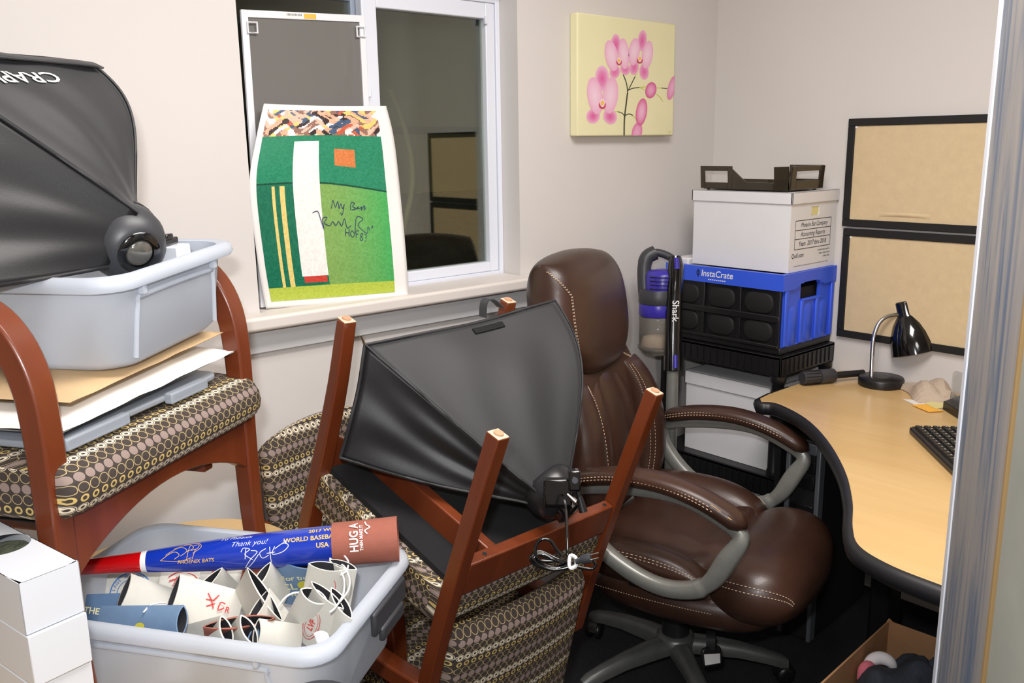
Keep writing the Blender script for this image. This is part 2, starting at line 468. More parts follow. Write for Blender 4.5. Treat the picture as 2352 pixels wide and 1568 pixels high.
# ------------------------------------------------------------------ door edge by the camera
jb = DP(2225, 784, 1.2); jn_ = DP(2440, 784, .80); jx = Vector((jn_.x-jb.x, jn_.y-jb.y, 0)).normalized()      # the leaf swings towards the lens
door = thing('door_1', 'blue grey wood veneer door standing open beside the lens', None, (jb.x, jb.y, 0), kind='structure')
def dbox(a0, a1, n0, n1, z0=0, z1=2.3):
    o = Vector((jb.x, jb.y, 0)); M = frame(o, jx, z=(0, 0, 1)); return MB().box((a0, -n1, z0), (a1, -n0, z1), M)
# y axis of that frame points away from the lens side
obj('door_edge', dbox(0, .02, -.02, .004), 'vinyl', door, True, bevel=.001)
obj('veneer_face', dbox(.02, .27, -.02, .002), 'door_veneer', door, True)
obj('edge_bead', dbox(.274, .281, -.02, .004), 'cut_card', door, True)
obj('door_leaf', dbox(.286, .62, -.02, .001), 'door_panel', door, True)

# ------------------------------------------------------------------ leaning insect screen
T = lambda px, py, y: YP(px, py, y)
c = [T(602, 706, 2.035), T(880, 668, 2.05), T(836, 36, 2.069), T(552, 22, 2.069)]   # BL BR TR TL
c[1] = Vector((1.30, 2.04, 1.118)); c[0] = Vector((.952, 2.03, 1.118))
sc = thing('window_screen', 'white framed insect screen leaning in the window behind the poster', 'screen', (1.12, 2.035, 1.114))
def quad(u, v): return c[0]*(1-u)*(1-v)+c[1]*u*(1-v)+c[2]*u*v+c[3]*(1-u)*v
b = MB(); nrm = (c[1]-c[0]).cross(c[3]-c[0]).normalized()
W_, H_ = (c[1]-c[0]).length, (c[3]-c[0]).length; fu, fv = .017/W_, .017/H_
for (u0, u1, v0, v1) in ((0, fu, 0, 1), (1-fu, 1, 0, 1), (fu, 1-fu, 0, fv), (fu, 1-fu, 1-fv, 1)):
    q = [quad(u0, v0), quad(u1, v0), quad(u1, v1), quad(u0, v1)]
    b.loft([[p-nrm*.004 for p in q], [p+nrm*.004 for p in q]])
obj('frame', b, 'screen_frame', sc, True, bevel=.001)
obj('mesh', MB().add([quad(fu, fv), quad(1-fu, fv), quad(1-fu, 1-fv), quad(fu, 1-fv)], [(0, 1, 2, 3)]), 'insect_mesh', sc, True)
def surf(u, v, off=.006): return quad(u, v)-nrm*(off if nrm.y > 0 else -off)
sgn = 1 if nrm.y > 0 else -1
for u in (.035, .915):     # square wire corner clips
    pts = [surf(u+a, .925+bb, .008) for a, bb in ((0, 0), (.07, 0), (.07, .034), (0, .034))]
    obj('corner_clip', MB().tube(pts, .0028, 6, True), 'screen_frame', sc, True)
b = MB().add([surf(u, v, .0046) for u, v in ((.33, .979), (.48, .979), (.48, .996), (.33, .996))], [(0, 1, 2, 3)])
lb = obj('label', b, 'white_paper', sc, True)
b = MB()
for k in range(13):
    u = .345+k*.0095; b.add([surf(a, v, .0049) for a, v in ((u, .987), (u+.004, .987), (u+.004, .994), (u, .994))], [(0, 1, 2, 3)])
obj('barcode', b, 'ink_black', lb, True)
obj('label', MB().add([surf(u, v, .0046) for u, v in ((.48, .979), (.58, .979), (.58, .996), (.48, .996))], [(0, 1, 2, 3)]), 'orange_label', sc, True)

# ------------------------------------------------------------------ curled poster on the sill (plain stand-in print)
rows = [(T(611, 709, 2.018), T(774, 697, 1.985), T(938, 681, 1.958)),
        (T(592, 600, 2.004), T(760, 590, 1.984), T(933, 590, 1.966)),
        (T(573, 430, 2.000), T(745, 425, 1.996), T(920, 450, 1.992)),
        (T(588, 320, 2.014), T(742, 315, 2.012), T(905, 320, 2.014)),
        (T(606, 238, 2.030), T(745, 243, 2.028), T(887, 243, 2.034))]
def cr1(a, t_):
    n = len(a)-1; x = min(max(t_, 0), 1)*n; i = min(int(x), n-1); f_ = x-i
    g = lambda k: a[max(0, min(n, k))]
    p0, p1, p2, p3 = g(i-1), g(i), g(i+1), g(i+2)
    return .5*((2*p1)+(p2-p0)*f_+(2*p0-5*p1+4*p2-p3)*f_*f_+(3*p1-p0-3*p2+p3)*f_**3)
def post(u, v, off=0.0):
    p = cr1([cr1(list(r), u) for r in rows], v)
    return p + Vector((-.2, -1, .05)).normalized()*off
po = thing('poster', 'large curled white bordered poster with a green baseball scene print leaning on the sill', 'poster', (1.15, 1.98, 1.113))
obj('sheet', MB().grid(lambda u, v: post(u, v), 24, 36), 'white_paper', po, True, smooth=True, solid=.0006)
rnd = random.Random(5); CROWD = {}
def pcol(u, v):
    # broad colour areas only: a many-coloured strip, green field, yellow-green ground, pale column, two straw bars
    j = rnd.randint(-7, 7)
    if v > .80:
        k = (int(u*17+sin(v*40)), int(v*26+sin(u*23)))
        if k not in CROWD: CROWD[k] = rnd.choice(((226, 176, 146), (240, 236, 232), (60, 44, 44), (196, 96, 70), (150, 110, 96), (236, 206, 120), (70, 92, 120), (228, 190, 168), (240, 236, 232)))
        c_ = CROWD[k]
    elif abs(u-.40) < .10 and .13 < v < .76: c_ = (238, 237, 232)
    elif abs(u-.40) < .09 and .10 < v < .13: c_ = (200, 70, 58)
    elif (abs(u-.15) < .018 or abs(u-.22) < .018) and .08 < v < .50: c_ = (228, 204, 124)
    elif abs(u-.70) < .07 and abs(v-.66) < .05: c_ = (212, 126, 72)
    elif v < .085: c_ = (180, 196, 76)
    elif v > .52: c_ = (40, 134, 98)
    elif v > .505: c_ = (22, 78, 58)
    elif u > .5: c_ = (int(70+60*sin(pi*u)), 168, 90)
    else: c_ = (30, 112, 84)
    return rgb(*[max(0, min(255, x+j)) for x in c_])
pu = lambda u: .07+u*.80
pv = lambda v: .055+v*.885
pr = obj('print', MB().grid(lambda u, v: post(pu(u), pv(v), .0012), 80, 120, colfn=pcol), 'poster_print', po, True)
Mp = frame(post(pu(.70), pv(.40), .0022), post(pu(.9), pv(.42))-post(pu(.5), pv(.40)), y=post(pu(.7), pv(.6))-post(pu(.7), pv(.2)))
b = MB(); w = .0022
stroke(b, [(-.072, .03), (-.066, .055), (-.058, .034), (-.05, .052), (-.046, .03), (-.04, .045), (-.034, .03), (-.028, .044), (-.036, .012), (-.042, .018)], w, Mp)
stroke(b, [(-.008, .026), (-.004, .048), (.008, .046), (.0, .037), (.012, .03), (-.004, .026)], w, Mp)
stroke(b, [(.014, .032), (.022, .037), (.014, .03), (.026, .032), (.032, .036), (.03, .026), (.042, .04), (.04, .027), (.047, .034)], w, Mp)
stroke(b, [(-.135, .018), (-.118, .022), (-.11, .0), (-.1, -.03), (-.104, .0), (-.088, .004), (-.098, -.012), (-.08, -.02), (-.07, -.008), (-.06, -.02), (-.05, -.008), (-.04, -.022), (-.03, .0), (-.022, -.028), (-.008, -.02)], w, Mp)
stroke(b, [(.004, -.045), (.012, .004), (.034, -.002), (.016, -.02), (.046, -.046), (.05, -.026), (.06, -.04), (.066, -.022), (.07, -.046), (.08, -.03), (.084, -.05), (.09, -.026), (.1, -.052)], w, Mp)
for s_ in ([(-.028, -.03), (-.028, -.052)], [(-.016, -.032), (-.017, -.054)], [(-.028, -.041), (-.016, -.043)],
           [(-.006, -.036), (-.012, -.046), (-.004, -.056), (.002, -.046), (-.006, -.036)], [(.008, -.058), (.008, -.038), (.018, -.038)], [(.008, -.047), (.015, -.047)],
           [(.03, -.045), (.022, -.05), (.03, -.062), (.024, -.068), (.021, -.06), (.03, -.05), (.03, -.045)], [(.037, -.048), (.046, -.052), (.04, -.058), (.047, -.065), (.037, -.07)]):
    stroke(b, s_, w, Mp, 3)
b.v = [Mp @ (Matrix.Translation((.012, -.016, 0)) @ Matrix.Diagonal((.84, .84, 1, 1))) @ (Mp.inverted() @ p) for p in b.v]
# press the handwriting onto the curved sheet
b.v = [p for p in b.v]
obj('handwriting', b, 'ink_navy', po, True)

# ------------------------------------------------------------------ orchid canvas
CYF = 1.966
def cv(x, y, off=0.0): return YP(1280+x/4.6125, y/4.6125, CYF-off)
bl, br = cv(213, 1437), cv(1232, 1440)
x0, x1 = cv(213, 800).x, cv(1243, 800).x; z0, z1 = (bl.z+br.z)/2, (cv(213, 122).z+cv(1252, 260).z)/2
ca = thing('canvas_painting', 'square yellow canvas painting of pink orchids on the wall', 'painting', (x0, CYF, z0))
obj('canvas', MB().box((x0, CYF, z0), (x1, YW-.001, z1)), 'canvas_yellow', ca, True, bevel=.004)
def clampc(p): return Vector((min(max(p.x, x0+.001), x1-.001), p.y, min(max(p.z, z0+.001), z1-.001)))
def petal(cx, cy, rx, ry, rot, cin, cout, lay, n=22, sh=0.0):
    b = MB()
    R_ = radians(rot); pt = []
    rings = [(0, 0), (.55, .4), (.85, .8), (1, 1)]
    for k in range(n):
        a = 2*pi*k/n; x, y = cos(a), sin(a); x *= (1+sh*y)
        pt.append((x, y))
    ci, co = rgb(*cin), rgb(*cout); ctr = clampc(cv(cx, cy, .0006*lay))
    prev = None; mixc = lambda f: tuple(ci[i]*(1-f)+co[i]*f for i in range(3))+(1,)
    allr = []
    for (s_, f_) in rings[1:]:
        allr.append(([clampc(cv(cx+(x*cos(R_)*rx-y*sin(R_)*ry)*s_, cy+(x*sin(R_)*rx+y*cos(R_)*ry)*s_, .0006*lay)) for x, y in pt], mixc(f_)))
    o = len(b.v); b.v += [ctr]; 
    for rr, _ in allr: b.v += rr
    for k in range(n):
        k2 = (k+1) % n
        b.f.append((o, o+1+k, o+1+k2)); b.uv.append(None); b.col.append([mixc(0), allr[0][1], allr[0][1]])
        for r_ in range(len(allr)-1):
            i0, i1 = o+1+r_*n, o+1+(r_+1)*n
            b.f.append((i0+k, i1+k, i1+k2, i0+k2)); b.uv.append(None); b.col.append([allr[r_][1], allr[r_+1][1], allr[r_+1][1], allr[r_][1]])
    obj('painted_petal', b, 'painted', ca, True)
PK, LP, ED = (226, 104, 168), (246, 214, 228), (238, 176, 206)
# tall back petals, lower petals, then the broad pale pair, per flower
petal(475, 830, 75, 135, 0, (224, 92, 164), (240, 190, 216), 1); petal(380, 1230, 72, 80, 20, (222, 88, 158), (240, 186, 212), 1); petal(560, 1235, 72, 84, -20, (222, 88, 158), (240, 186, 212), 1)
petal(400, 1015, 80, 200, -8, LP, ED, 2); petal(565, 1010, 80, 196, 6, LP, ED, 2)
petal(620, 470, 52, 110, 0, (222, 90, 160), (240, 180, 210), 1); petal(610, 760, 54, 72, 10, PK, ED, 1); petal(720, 730, 50, 66, -10, PK, ED, 1)
petal(575, 590, 68, 168, -10, LP, ED, 2); petal(706, 570, 56, 166, -4, LP, ED, 2)
petal(900, 430, 48, 112, 6, (222, 92, 160), (238, 180, 208), 1); petal(815, 715, 48, 80, 6, PK, ED, 1); petal(920, 760, 50, 84, -4, PK, ED, 1)
petal(815, 548, 58, 146, 6, LP, ED, 2); petal(955, 580, 58, 150, 8, LP, ED, 2)
petal(992, 955, 58, 86, 12, (240, 176, 208), (214, 82, 146), 2); petal(1215, 930, 42, 130, 14, (240, 184, 212), (226, 130, 178), 2)
petal(893, 1185, 58, 145, 8, (244, 196, 220), (220, 92, 150), 3); petal(845, 1400, 54, 105, 10, (240, 180, 210), (226, 120, 172), 2)
for (cx, cy, s_) in ((478, 1090, 1.15), (655, 640, .9), (875, 620, .95)):
    petal(cx, cy+20*s_, 32*s_, 34*s_, 0, (186, 40, 60), (214, 70, 96), 4); petal(cx, cy, 22*s_, 40*s_, 0, (250, 232, 236), (248, 214, 226), 5); petal(cx, cy, 14*s_, 22*s_, 0, (246, 204, 70), (246, 190, 60), 6)
b = MB()
def cstroke(pts, w, name, m):
    b = MB()
    P = spline([(x, y, 0) for x, y in pts], 5); L = []
    for i, p in enumerate(P):
        tg = (P[min(len(P)-1, i+1)]-P[max(0, i-1)]).normalized(); nn = Vector((-tg.y, tg.x, 0))*w/2
        L += [clampc(cv((p+nn).x, (p+nn).y, .0003)), clampc(cv((p-nn).x, (p-nn).y, .0003))]
    b.add(L, [(2*i, 2*i+1, 2*i+3, 2*i+2) for i in range(len(P)-1)]); obj(name, b, m, ca, True)
for p, w in (([(708, 1438), (712, 1260), (730, 1100), (745, 980)], 15), ([(745, 980), (735, 890), (700, 790)], 11), ([(750, 960), (790, 880), (825, 810)], 10), ([(755, 955), (800, 935), (870, 926)], 10), ([(1100, 932), (1165, 938)], 8), ([(712, 1230), (690, 1200), (640, 1182)], 9), ([(716, 1225), (760, 1206), (800, 1222)], 11)): cstroke(p, w, 'painted_stem', 'stem_dark')
for p, w in (([(870, 926), (935, 920)], 10), ([(880, 930), (925, 950)], 8), ([(1055, 930), (1110, 933)], 7), ([(1050, 995), (1090, 1030), (1118, 1075)], 8), ([(800, 1222), (828, 1255)], 8), ([(640, 1182), (605, 1182)], 7), ([(700, 790), (680, 745)], 8), ([(825, 810), (838, 785)], 7)): cstroke(p, w, 'painted_shoot', 'stem_lime')
Ms = frame(cv(1187, 1400, .0005), (1, 0, 0), y=(0, 0, 1)); obj('signature', textmesh('THS', .011, Ms), 'stem_lime', ca, True)

# ------------------------------------------------------------------ tackboards on the right wall
def board(y1, z0, z1, label, y0=.45):
    o = thing('tackboard', label, 'tackboard', (XW, (y0+y1)/2, z0), None, 'fabric tackboards on the right wall')
    f_ = .0235; xa, xb = XW-.016, XW
    b = MB(); b.box((xa, y0, z0), (xb, y1, z0+f_)); b.box((xa, y0, z1-f_), (xb, y1, z1)); b.box((xa, y1-f_, z0+f_), (xb, y1, z1-f_)); b.box((xa, y0, z0+f_), (xb, y0+f_, z1-f_))
    obj('frame', b, 'black_matte', o, True, bevel=.002)
    obj('panel', MB().box((xa+.005, y0+f_, z0+f_), (xb, y1-f_, z1-f_)), 'cork', o, True)
    obj('corner_tab', MB().box((xa+.003, y1-f_-.007, z1-f_-.007), (xb-.002, y1-f_, z1-f_)), 'white_paper', o, True)
    return o
u_ = board(1.472, 1.226, 1.567, 'upper tan tackboard in a black frame with a puckered crease')
board(1.466, .859, 1.219, 'lower tan tackboard in a black frame behind the desk lamp')
b = MB().grid(lambda u, v: (XW-.0115-.004*sin(pi*v)*sin(pi*u)**.5, 1.35-.16*u, 1.262+.014*v+.002*sin(pi*u)), 16, 6)
obj('crease', b, 'cork', u_, True, smooth=True)
# ------------------------------------------------------------------ guest chairs: cherry frame, dotted upholstery
GX, GY = .235, .215
def make_guest_chair(label):
    ch = thing('guest_chair', label, 'chair', (0, 0, 0), None, 'cherry wood guest chairs')
    sq = [(-.5, -.5), (.5, -.5), (.5, .5), (-.5, .5)]
    pad_foot = lambda leg, x, y: obj('foot_pad', MB().lathe([(.0095, -.004), (.0095, .003)], 12, Matrix.Translation((x, y, 0))), 'foot_pad', leg)
    for s in (-1, 1):
        P = spline([(s*GX, -GY-.018, 0), (s*GX, -GY-.004, .14), (s*GX, -GY, .30), (s*GX, -GY, .47), (s*GX, -GY+.012, .56), (s*GX, -GY+.052, .622), (s*GX, -GY+.12, .648), (s*GX, -.02, .650), (s*GX, .10, .622), (s*GX, GY+.004, .585)], 6)
        prof = [(-.019, -.017), (.019, -.017), (.019, .017), (-.019, .017)]
        rr = [.82+.27*min(1, k/26) for k in range(len(P))]
        leg = obj('arm_leg', MB().tube(P, rr, prof=prof, upv=(1, 0, 0)), 'cherry', ch, bevel=.004, seg=2, angle=40)
        obj('foot_rim', MB().box((s*GX-.0145, -GY-.032, -.0012), (s*GX+.0145, -GY-.004, .0016)), 'raw_edge', leg, bevel=.002); pad_foot(leg, s*GX, -GY-.019)
        P = spline([(s*GX, GY, 0), (s*GX, GY, .30), (s*GX, GY+.004, .47), (s*GX, GY+.016, .63)], 6)
        leg = obj('back_leg', MB().tube(P, 1, prof=[(-.0145, -.0155), (.0145, -.0155), (.0145, .0155), (-.0145, .0155)], upv=(1, 0, 0)), 'cherry', ch, bevel=.002, seg=2, angle=40)
        obj('foot_rim', MB().box((s*GX-.0135, GY-.0145, -.0012), (s*GX+.0135, GY+.0145, .0016)), 'raw_edge', leg, bevel=.002); pad_foot(leg, s*GX, GY)
        rl = obj('side_rail', MB().box((s*.135-.013, -GY+.012, .285), (s*.135+.013, GY-.012, .345)), 'cherry', ch, bevel=.003)
        for yy in (-.14, .12):
            obj('screw_hole', MB().lathe([(.005, -.0006), (.005, .001)], 10, Matrix.Translation((s*.135, yy, .285))), 'black_matte', rl)
    rl = obj('back_rail', MB().box((-GX+.017, GY-.013, .28), (GX-.017, GY+.013, .352)), 'cherry', ch, bevel=.003)
    for xx in (-.17, .2): obj('screw_hole', MB().lathe([(.005, -.0006), (.005, .001)], 10, Matrix.Translation((xx, GY, .28))), 'black_matte', rl)
    n = 16; top = [(-GX+.018+(2*GX-.036)*k/n, .366) for k in range(n+1)]
    bot = [(x, .262+.062*sin(pi*k/n)**.8) for k, (x, z) in enumerate(top)]
    M = Matrix(((1, 0, 0, 0), (0, 0, 1, 0), (0, 1, 0, 0), (0, 0, 0, 1)))
    obj('front_apron', MB().prism(bot+top[::-1], -GY-.012, -GY+.012, M), 'cherry', ch, bevel=.002)
    obj('underside', MB().box((-.222, -GY+.012, .338), (.222, GY-.012, .352)), 'under_fabric', ch)
    # seat cushion swept across the width, pattern rows running side to side
    prof = []
    y0, y1, zb, zt = -.262, .224, .352, .432
    for k in range(9):
        a = -pi/2+pi*k/8; prof.append((y0+.04-.04*cos(a), (zb+zt)/2+.041*sin(a)))
    for k in range(1, 11):
        f_ = k/10; prof.append((y0+.04+(y1-.02-y0-.04)*f_, zt+.012*sin(pi*f_)))
    for k in range(1, 7):
        a = pi/2-pi*k/6; prof.append((y1-.02+.02*cos(a), (zb+zt)/2+.041*sin(a)))
    np_ = len(prof); cyy, czz = -.03, .391
    arc = [0]
    for k in range(1, np_+1):
        a, b_ = prof[k-1], prof[k % np_]; arc.append(arc[-1]+sqrt((a[0]-b_[0])**2+(a[1]-b_[1])**2))
    xs = [(-.246, .80, .045), (-.243, .93, .018), (-.234, .985, .006), (-.21, 1, 0)]+[(-.21+.42*k/8, 1, 0) for k in range(1, 8)]+[(.21, 1, 0), (.234, .985, .006), (.243, .93, .018), (.246, .80, .045)]
    vs, fs, uv = [], [], []
    for x, sc_, ins in xs:
        for (y, z) in prof: vs.append((x, cyy+(y-cyy)*(1-ins/.25), czz+(z-czz)*sc_))
    for i in range(len(xs)-1):
        for j in range(np_):
            k = (j+1) % np_; fs.append((i*np_+j, i*np_+k, (i+1)*np_+k, (i+1)*np_+j))
            uv.append([(xs[i][0], arc[j]), (xs[i][0], arc[j+1]), (xs[i+1][0], arc[j+1]), (xs[i+1][0], arc[j])])
    fs.append(tuple(reversed(range(np_)))); uv.append(None); fs.append(tuple(range((len(xs)-1)*np_, len(xs)*np_))); uv.append(None)
    obj('seat', MB().add(vs, fs, uv), 'dot_fabric', ch, smooth=True, uvbox=True)
    # backrest: arched, dished slightly, leaning back
    def bk(u, v, side):
        hw = .212; x = (2*u-1)*hw
        ztop = .79+.045*(1-(2*u-1)**2)**.7 if abs(2*u-1) < 1 else .79
        z = .452+(ztop-.452)*v
        edge = min(1, max(0, (1-abs(2*u-1))/.09))**.5*min(1, max(0, min(v, 1-v)/.06))**.5
        y = GY-.008+.052*((z-.45)/.38)+.018*(1-(2*u-1)**2)
        return Vector((x, y+side*(.006+.021*edge), z))
    b = MB()
    nu, nv = 22, 18
    b.grid(lambda u, v: bk(u, v, -1), nu, nv, lambda u, v: ((2*u-1)*.212, bk(u, v, -1).z))
    b.grid(lambda u, v: bk(u, v, 1), nu, nv, lambda u, v: ((2*u-1)*.212, bk(u, v, 1).z))
    w = nu+1; off = w*(nv+1); edge = [i for i in range(w)]+[j*w+nu for j in range(1, nv+1)]+[nv*w+i for i in range(nu-1, -1, -1)]+[j*w for j in range(nv-1, 0, -1)]
    for i in range(len(edge)):
        a, c_ = edge[i], edge[(i+1) % len(edge)]; b.f.append((a, c_, c_+off, a+off)); b.uv.append(None); b.col.append(None)
    obj('backrest', b, 'dot_fabric', ch, smooth=True, uvbox=True)
    return ch

TZ = .66                                       # table top height
chair_t = make_guest_chair('upright cherry guest chair on the table, loaded with a storage tote and softbox')
def place(o, M): o.matrix_world = M; MW[o.name] = M
chl = copy_tree(chair_t); chu = copy_tree(chair_t)
MT = Matrix.Translation((.341, 1.556, TZ+.004)) @ Matrix.Rotation(radians(34), 4, 'Z'); place(chair_t, MT)
chl['label'] = 'upright cherry guest chair on the floor against the wall, underneath the inverted chair'
place(chl, Matrix.Translation((1.11, 1.688, .004)) @ Matrix.Rotation(radians(10), 4, 'Z'))
chu['label'] = 'cherry guest chair turned upside down, legs in the air, holding a black softbox'
Rp = Matrix(((.994, -.074, .083), (.096, .943, -.319), (-.054, .325, .944)))
tp = Vector((.902, 1.184, .756)); hp, dp = .28, .433
MU = (Matrix.Translation(tp + Rp @ Vector((.235, dp/2, hp))) @ (Rp @ Matrix.Diagonal((1, -1, -1))).to_4x4()); place(chu, MU)

# ------------------------------------------------------------------ table under the left pile
poly = []
def arcp(cx, cy, r, a0, a1, n=14): return [(cx+r*cos(radians(a0+(a1-a0)*k/n)), cy+r*sin(radians(a0+(a1-a0)*k/n))) for k in range(n+1)]
poly = arcp(.612, 1.735, .222, -12, 118) + arcp(.05, 1.42, .44, 122, 180, 10) + arcp(-.12, 1.0, .27, 180, 270, 8) + arcp(.20, 1.20, .36, 270, 335, 10) + [(.66, 1.16), (.80, 1.36)]
tb = thing('side_table', 'light maple table with a rounded end in the corner under the chair and tubs', 'table', (.3, 1.3, 0))
top = obj('table_top', MB().prism(poly, TZ-.028, TZ), 'maple_table', tb, True, bevel=.004)
obj('column', MB().lathe([(.06, .03), (.045, .06), (.045, TZ-.028)], 20, Matrix.Translation((.3, 1.35, 0))), 'black_plastic', tb, True, smooth=True)
b = MB()
for k in range(4):
    a = pi/4+k*pi/2; b.tube([(.3+.03*cos(a), 1.35+.03*sin(a), .045), (.3+.28*cos(a), 1.35+.28*sin(a), .022)], [.028, .02], 8)
obj('foot', b, 'black_plastic', tb, True, smooth=True)

# ------------------------------------------------------------------ bins
def make_bin(name, label, M, L, Wd, H, taper=.03, rim=.014, panel=True, latch=False, group=None):
    """M: origin at the base centre, x long, y short"""
    t_ = thing(name, label, 'storage bin', M.translation, M.to_3x3(), group)
    r = .05
    def ring(dx, z, rr=None): return [Vector((p[0], p[1], z)) for p in rrect(L+dx*2, Wd+dx*2, rr or r, 6)]
    th = .004
    rings = [ring(-taper, 0), ring(-taper*.6, .012), ring(-taper*.1, H-.02), ring(0, H-.012), ring(.002, H),
             ring(-th, H), ring(-th-taper*.1, H-.02), ring(-th-taper*.6, .018), ring(-th-taper, .006)]
    obj('body', MB().loft(rings, True, True, True), 'tote_plastic', t_, smooth=True)
    rings = [ring(.001, H-.016), ring(rim, H-.018), ring(rim+.003, H-.012), ring(rim, H+.001), ring(.004, H+.004), ring(-th, H+.001)]
    obj('rim', MB().loft(rings, True, False, False), 'tote_plastic', t_, smooth=True, weld=True)
    for s in (-1, 1):
        for x in (-L*.3, L*.3):
            obj('rim_rib', MB().box((x-.004, s*(Wd/2+.001)-.006, H-.034), (x+.004, s*(Wd/2+.001)+.006, H-.017)), 'tote_plastic', t_, bevel=.002)
    if panel:
        for s in (-1, 1):
            P = [Vector((x, s*(Wd/2-taper*(.6-.5*(z-.012)/(H-.032))+.0002), z)) for x, z in ((-L*.34, .014), (-L*.32, H*.66), (-L*.27, H*.74), (L*.27, H*.74), (L*.32, H*.66), (L*.34, .014))]
            obj('side_rib', MB().tube(spline(P, 5), .0042, 8), 'tote_plastic', t_, smooth=True)
    return t_
# tote on the chair
N = Vector((.385, 1.285, 1.325)); uu = Vector((.795, .607, .055)).normalized(); vv = Vector((-.607, .795, 0)).normalized()
TL_, TW_, TH_ = .335, .345, .142
nz = uu.cross(vv)
Mt = frame(N + uu*(TL_/2) + vv*(TW_/2) - nz*TH_, uu, z=nz)
tote = make_bin('storage_tote', 'frosted plastic tote holding a folded softbox, on the chair on the table', Mt, TL_, TW_, TH_, .028, .013)
# layers under the tote, bottom up: clear lids, padded envelope, kraft folders
def slab(name, label, cat, pts, z0, z1, m, tilt=0, bev=.004, group=None, wob=0.0):
    b_ = MB(); n = len(pts)
    lo = [Vector((p.x, p.y, z0+tilt*(p-pts[0]).length)) for p in pts]; hi = [Vector((p.x, p.y, z1+tilt*(p-pts[0]).length)) for p in pts]
    b_.loft([lo, hi]); return tag(obj(name, b_, m, None, True, bevel=bev), label, cat, group)
o0 = Vector((.341, 1.556, 0)); cu = Vector((cos(radians(34)), sin(radians(34)), 0)); cvv = Vector((-cu.y, cu.x, 0))
def cp(x, y): return o0 + cu*x + cvv*y
SZ = TZ+.004+.4445
lidt = thing('tote_lid', 'clear grey plastic lid lying flat on the dotted chair seat', 'lid', cp(-.02, -.04)+Vector((0, 0, SZ)))
b = MB(); ring = [cp(-.02+p[0], -.035+p[1]) for p in rrect(.40, .36, .03)]
b.loft([[Vector((p.x, p.y, SZ)) for p in ring], [Vector((p.x, p.y, SZ+.010)) for p in ring]])
obj('panel', b, 'lid_plastic', lidt, True, bevel=.003)
for (xa, xb) in ((-.21, -.08), (.02, .12)):
    obj('latch_tab', MB().box((xa, -.228, -.004), (xb, -.212, .014), Matrix.Translation((0, 0, SZ)) @ frame(o0, cu, z=(0, 0, 1))), 'lid_plastic', lidt, True, bevel=.003)
# padded envelope with soft puckered edges
def envelope(name, label, cat, L, Wd, T, ctr, ang, z, m, tiltx=0.0, puck=.004, seed=1):
    rn = random.Random(seed); ph = [rn.uniform(0, 6) for _ in range(6)]
    M = Matrix.Translation((ctr.x, ctr.y, z)) @ Matrix.Rotation(ang, 4, 'Z') @ Matrix.Rotation(-tiltx, 4, 'Y')
    def fn(u, v, s):
        x, y = (u-.5)*L, (v-.5)*Wd; e = max(0, 1-abs(2*u-1)**6)**.6*max(0, 1-abs(2*v-1)**4)**.6
        wv = puck*(sin(u*19+ph[0])*.5+sin(v*23+ph[1])*.3+sin((u+v)*31+ph[2])*.4)
        return M @ Vector((x, y, T*.5 + s*T*.5*e + wv*.25*(1 if s > 0 else .0) + (.0008 if s > 0 else 0)))
    b_ = MB().grid(lambda u, v: fn(u, v, -1), 24, 18).grid(lambda u, v: fn(u, v, 1), 24, 18)
    return tag(obj(name, b_, m, None, True, smooth=True, weld=True), label, cat)
envelope('padded_envelope', 'puffy white mailing envelope squeezed under the tote on the chair seat', 'envelope', .44, .36, .034, cp(.0, -.045), radians(35), SZ+.0145, 'white_paper', radians(1.5), .006, 3)
envelope('kraft_envelope', 'tan kraft envelope directly under the frosted tote', 'envelope', .40, .36, .022, cp(.01, -.03), radians(36), SZ+.053, 'kraft', radians(2.2), .003, 8)

# ------------------------------------------------------------------ softboxes
def softbox(name, label, apex, corners, ringr, mats, sag, loc, bows=(.03,)*4, rimsag=.008, trim=True):
    """corners: four rim corners in order; apex ring centre; faces bow inwards a little between the rods"""
    t_ = thing(name, label, 'softbox', loc)
    ctr = sum(corners, Vector())/4; ax = (ctr-apex).normalized()
    n = len(corners)
    # ring points: project each corner direction on the ring plane
    def rp(c_):
        d_ = (c_-apex); d_ = (d_-ax*d_.dot(ax)).normalized(); return apex + d_*ringr + ax*.01
    fns = []
    for i in range(n):
        A, B = corners[i], corners[(i+1) % n]; a, b_ = rp(A), rp(B)
        outn = (B-A).cross(a-A).normalized()
        if outn.dot((A+B)/2-ctr) < 0: outn = -outn
        sg = sag[i] if isinstance(sag, (list, tuple)) else sag
        ph = i*1.7
        def fn(u, v, A=A, B=B, a=a, b_=b_, outn=outn, sg=sg, ph=ph, i=i):
            lo = a.lerp(b_, u); hi = A.lerp(B, u)
            # rods bow outwards; cloth sags between them
            bow = sin(pi*v)*(bows[i]*(1-u)+bows[(i+1) % n]*u)
            p = lo.lerp(hi, v)
            p = p + (p-(apex.lerp(ctr, v))).normalized()*bow
            s_ = sin(pi*u)
            wr = .0035*sin(u*9+v*6+ph)*sin(pi*u)*v + .003*sin(u*17-v*5+ph)*sin(pi*v)*s_
            return p - outn*(sg*s_*(.35+.65*v)*sin(pi*min(1, v*.9+.08))) + outn*wr - (ctr-apex).normalized()*(rimsag*s_*v*v)
        mb = MB().grid(fn, 26, 26); fns.append((fn, outn))
        f_ = obj('fabric_panel', mb, mats[i], t_, True, smooth=True, solid=.0012)
        if trim:
            obj('seam', MB().tube([fn(0, k/20) + outn*.001 for k in range(21)], .0032, 6), 'softbox_trim', f_, True, smooth=True)
            obj('hem', MB().tube([fn(k/20, 1) for k in range(21)], .0038, 6), 'softbox_trim', f_, True, smooth=True)
    return t_, ax, ctr, fns
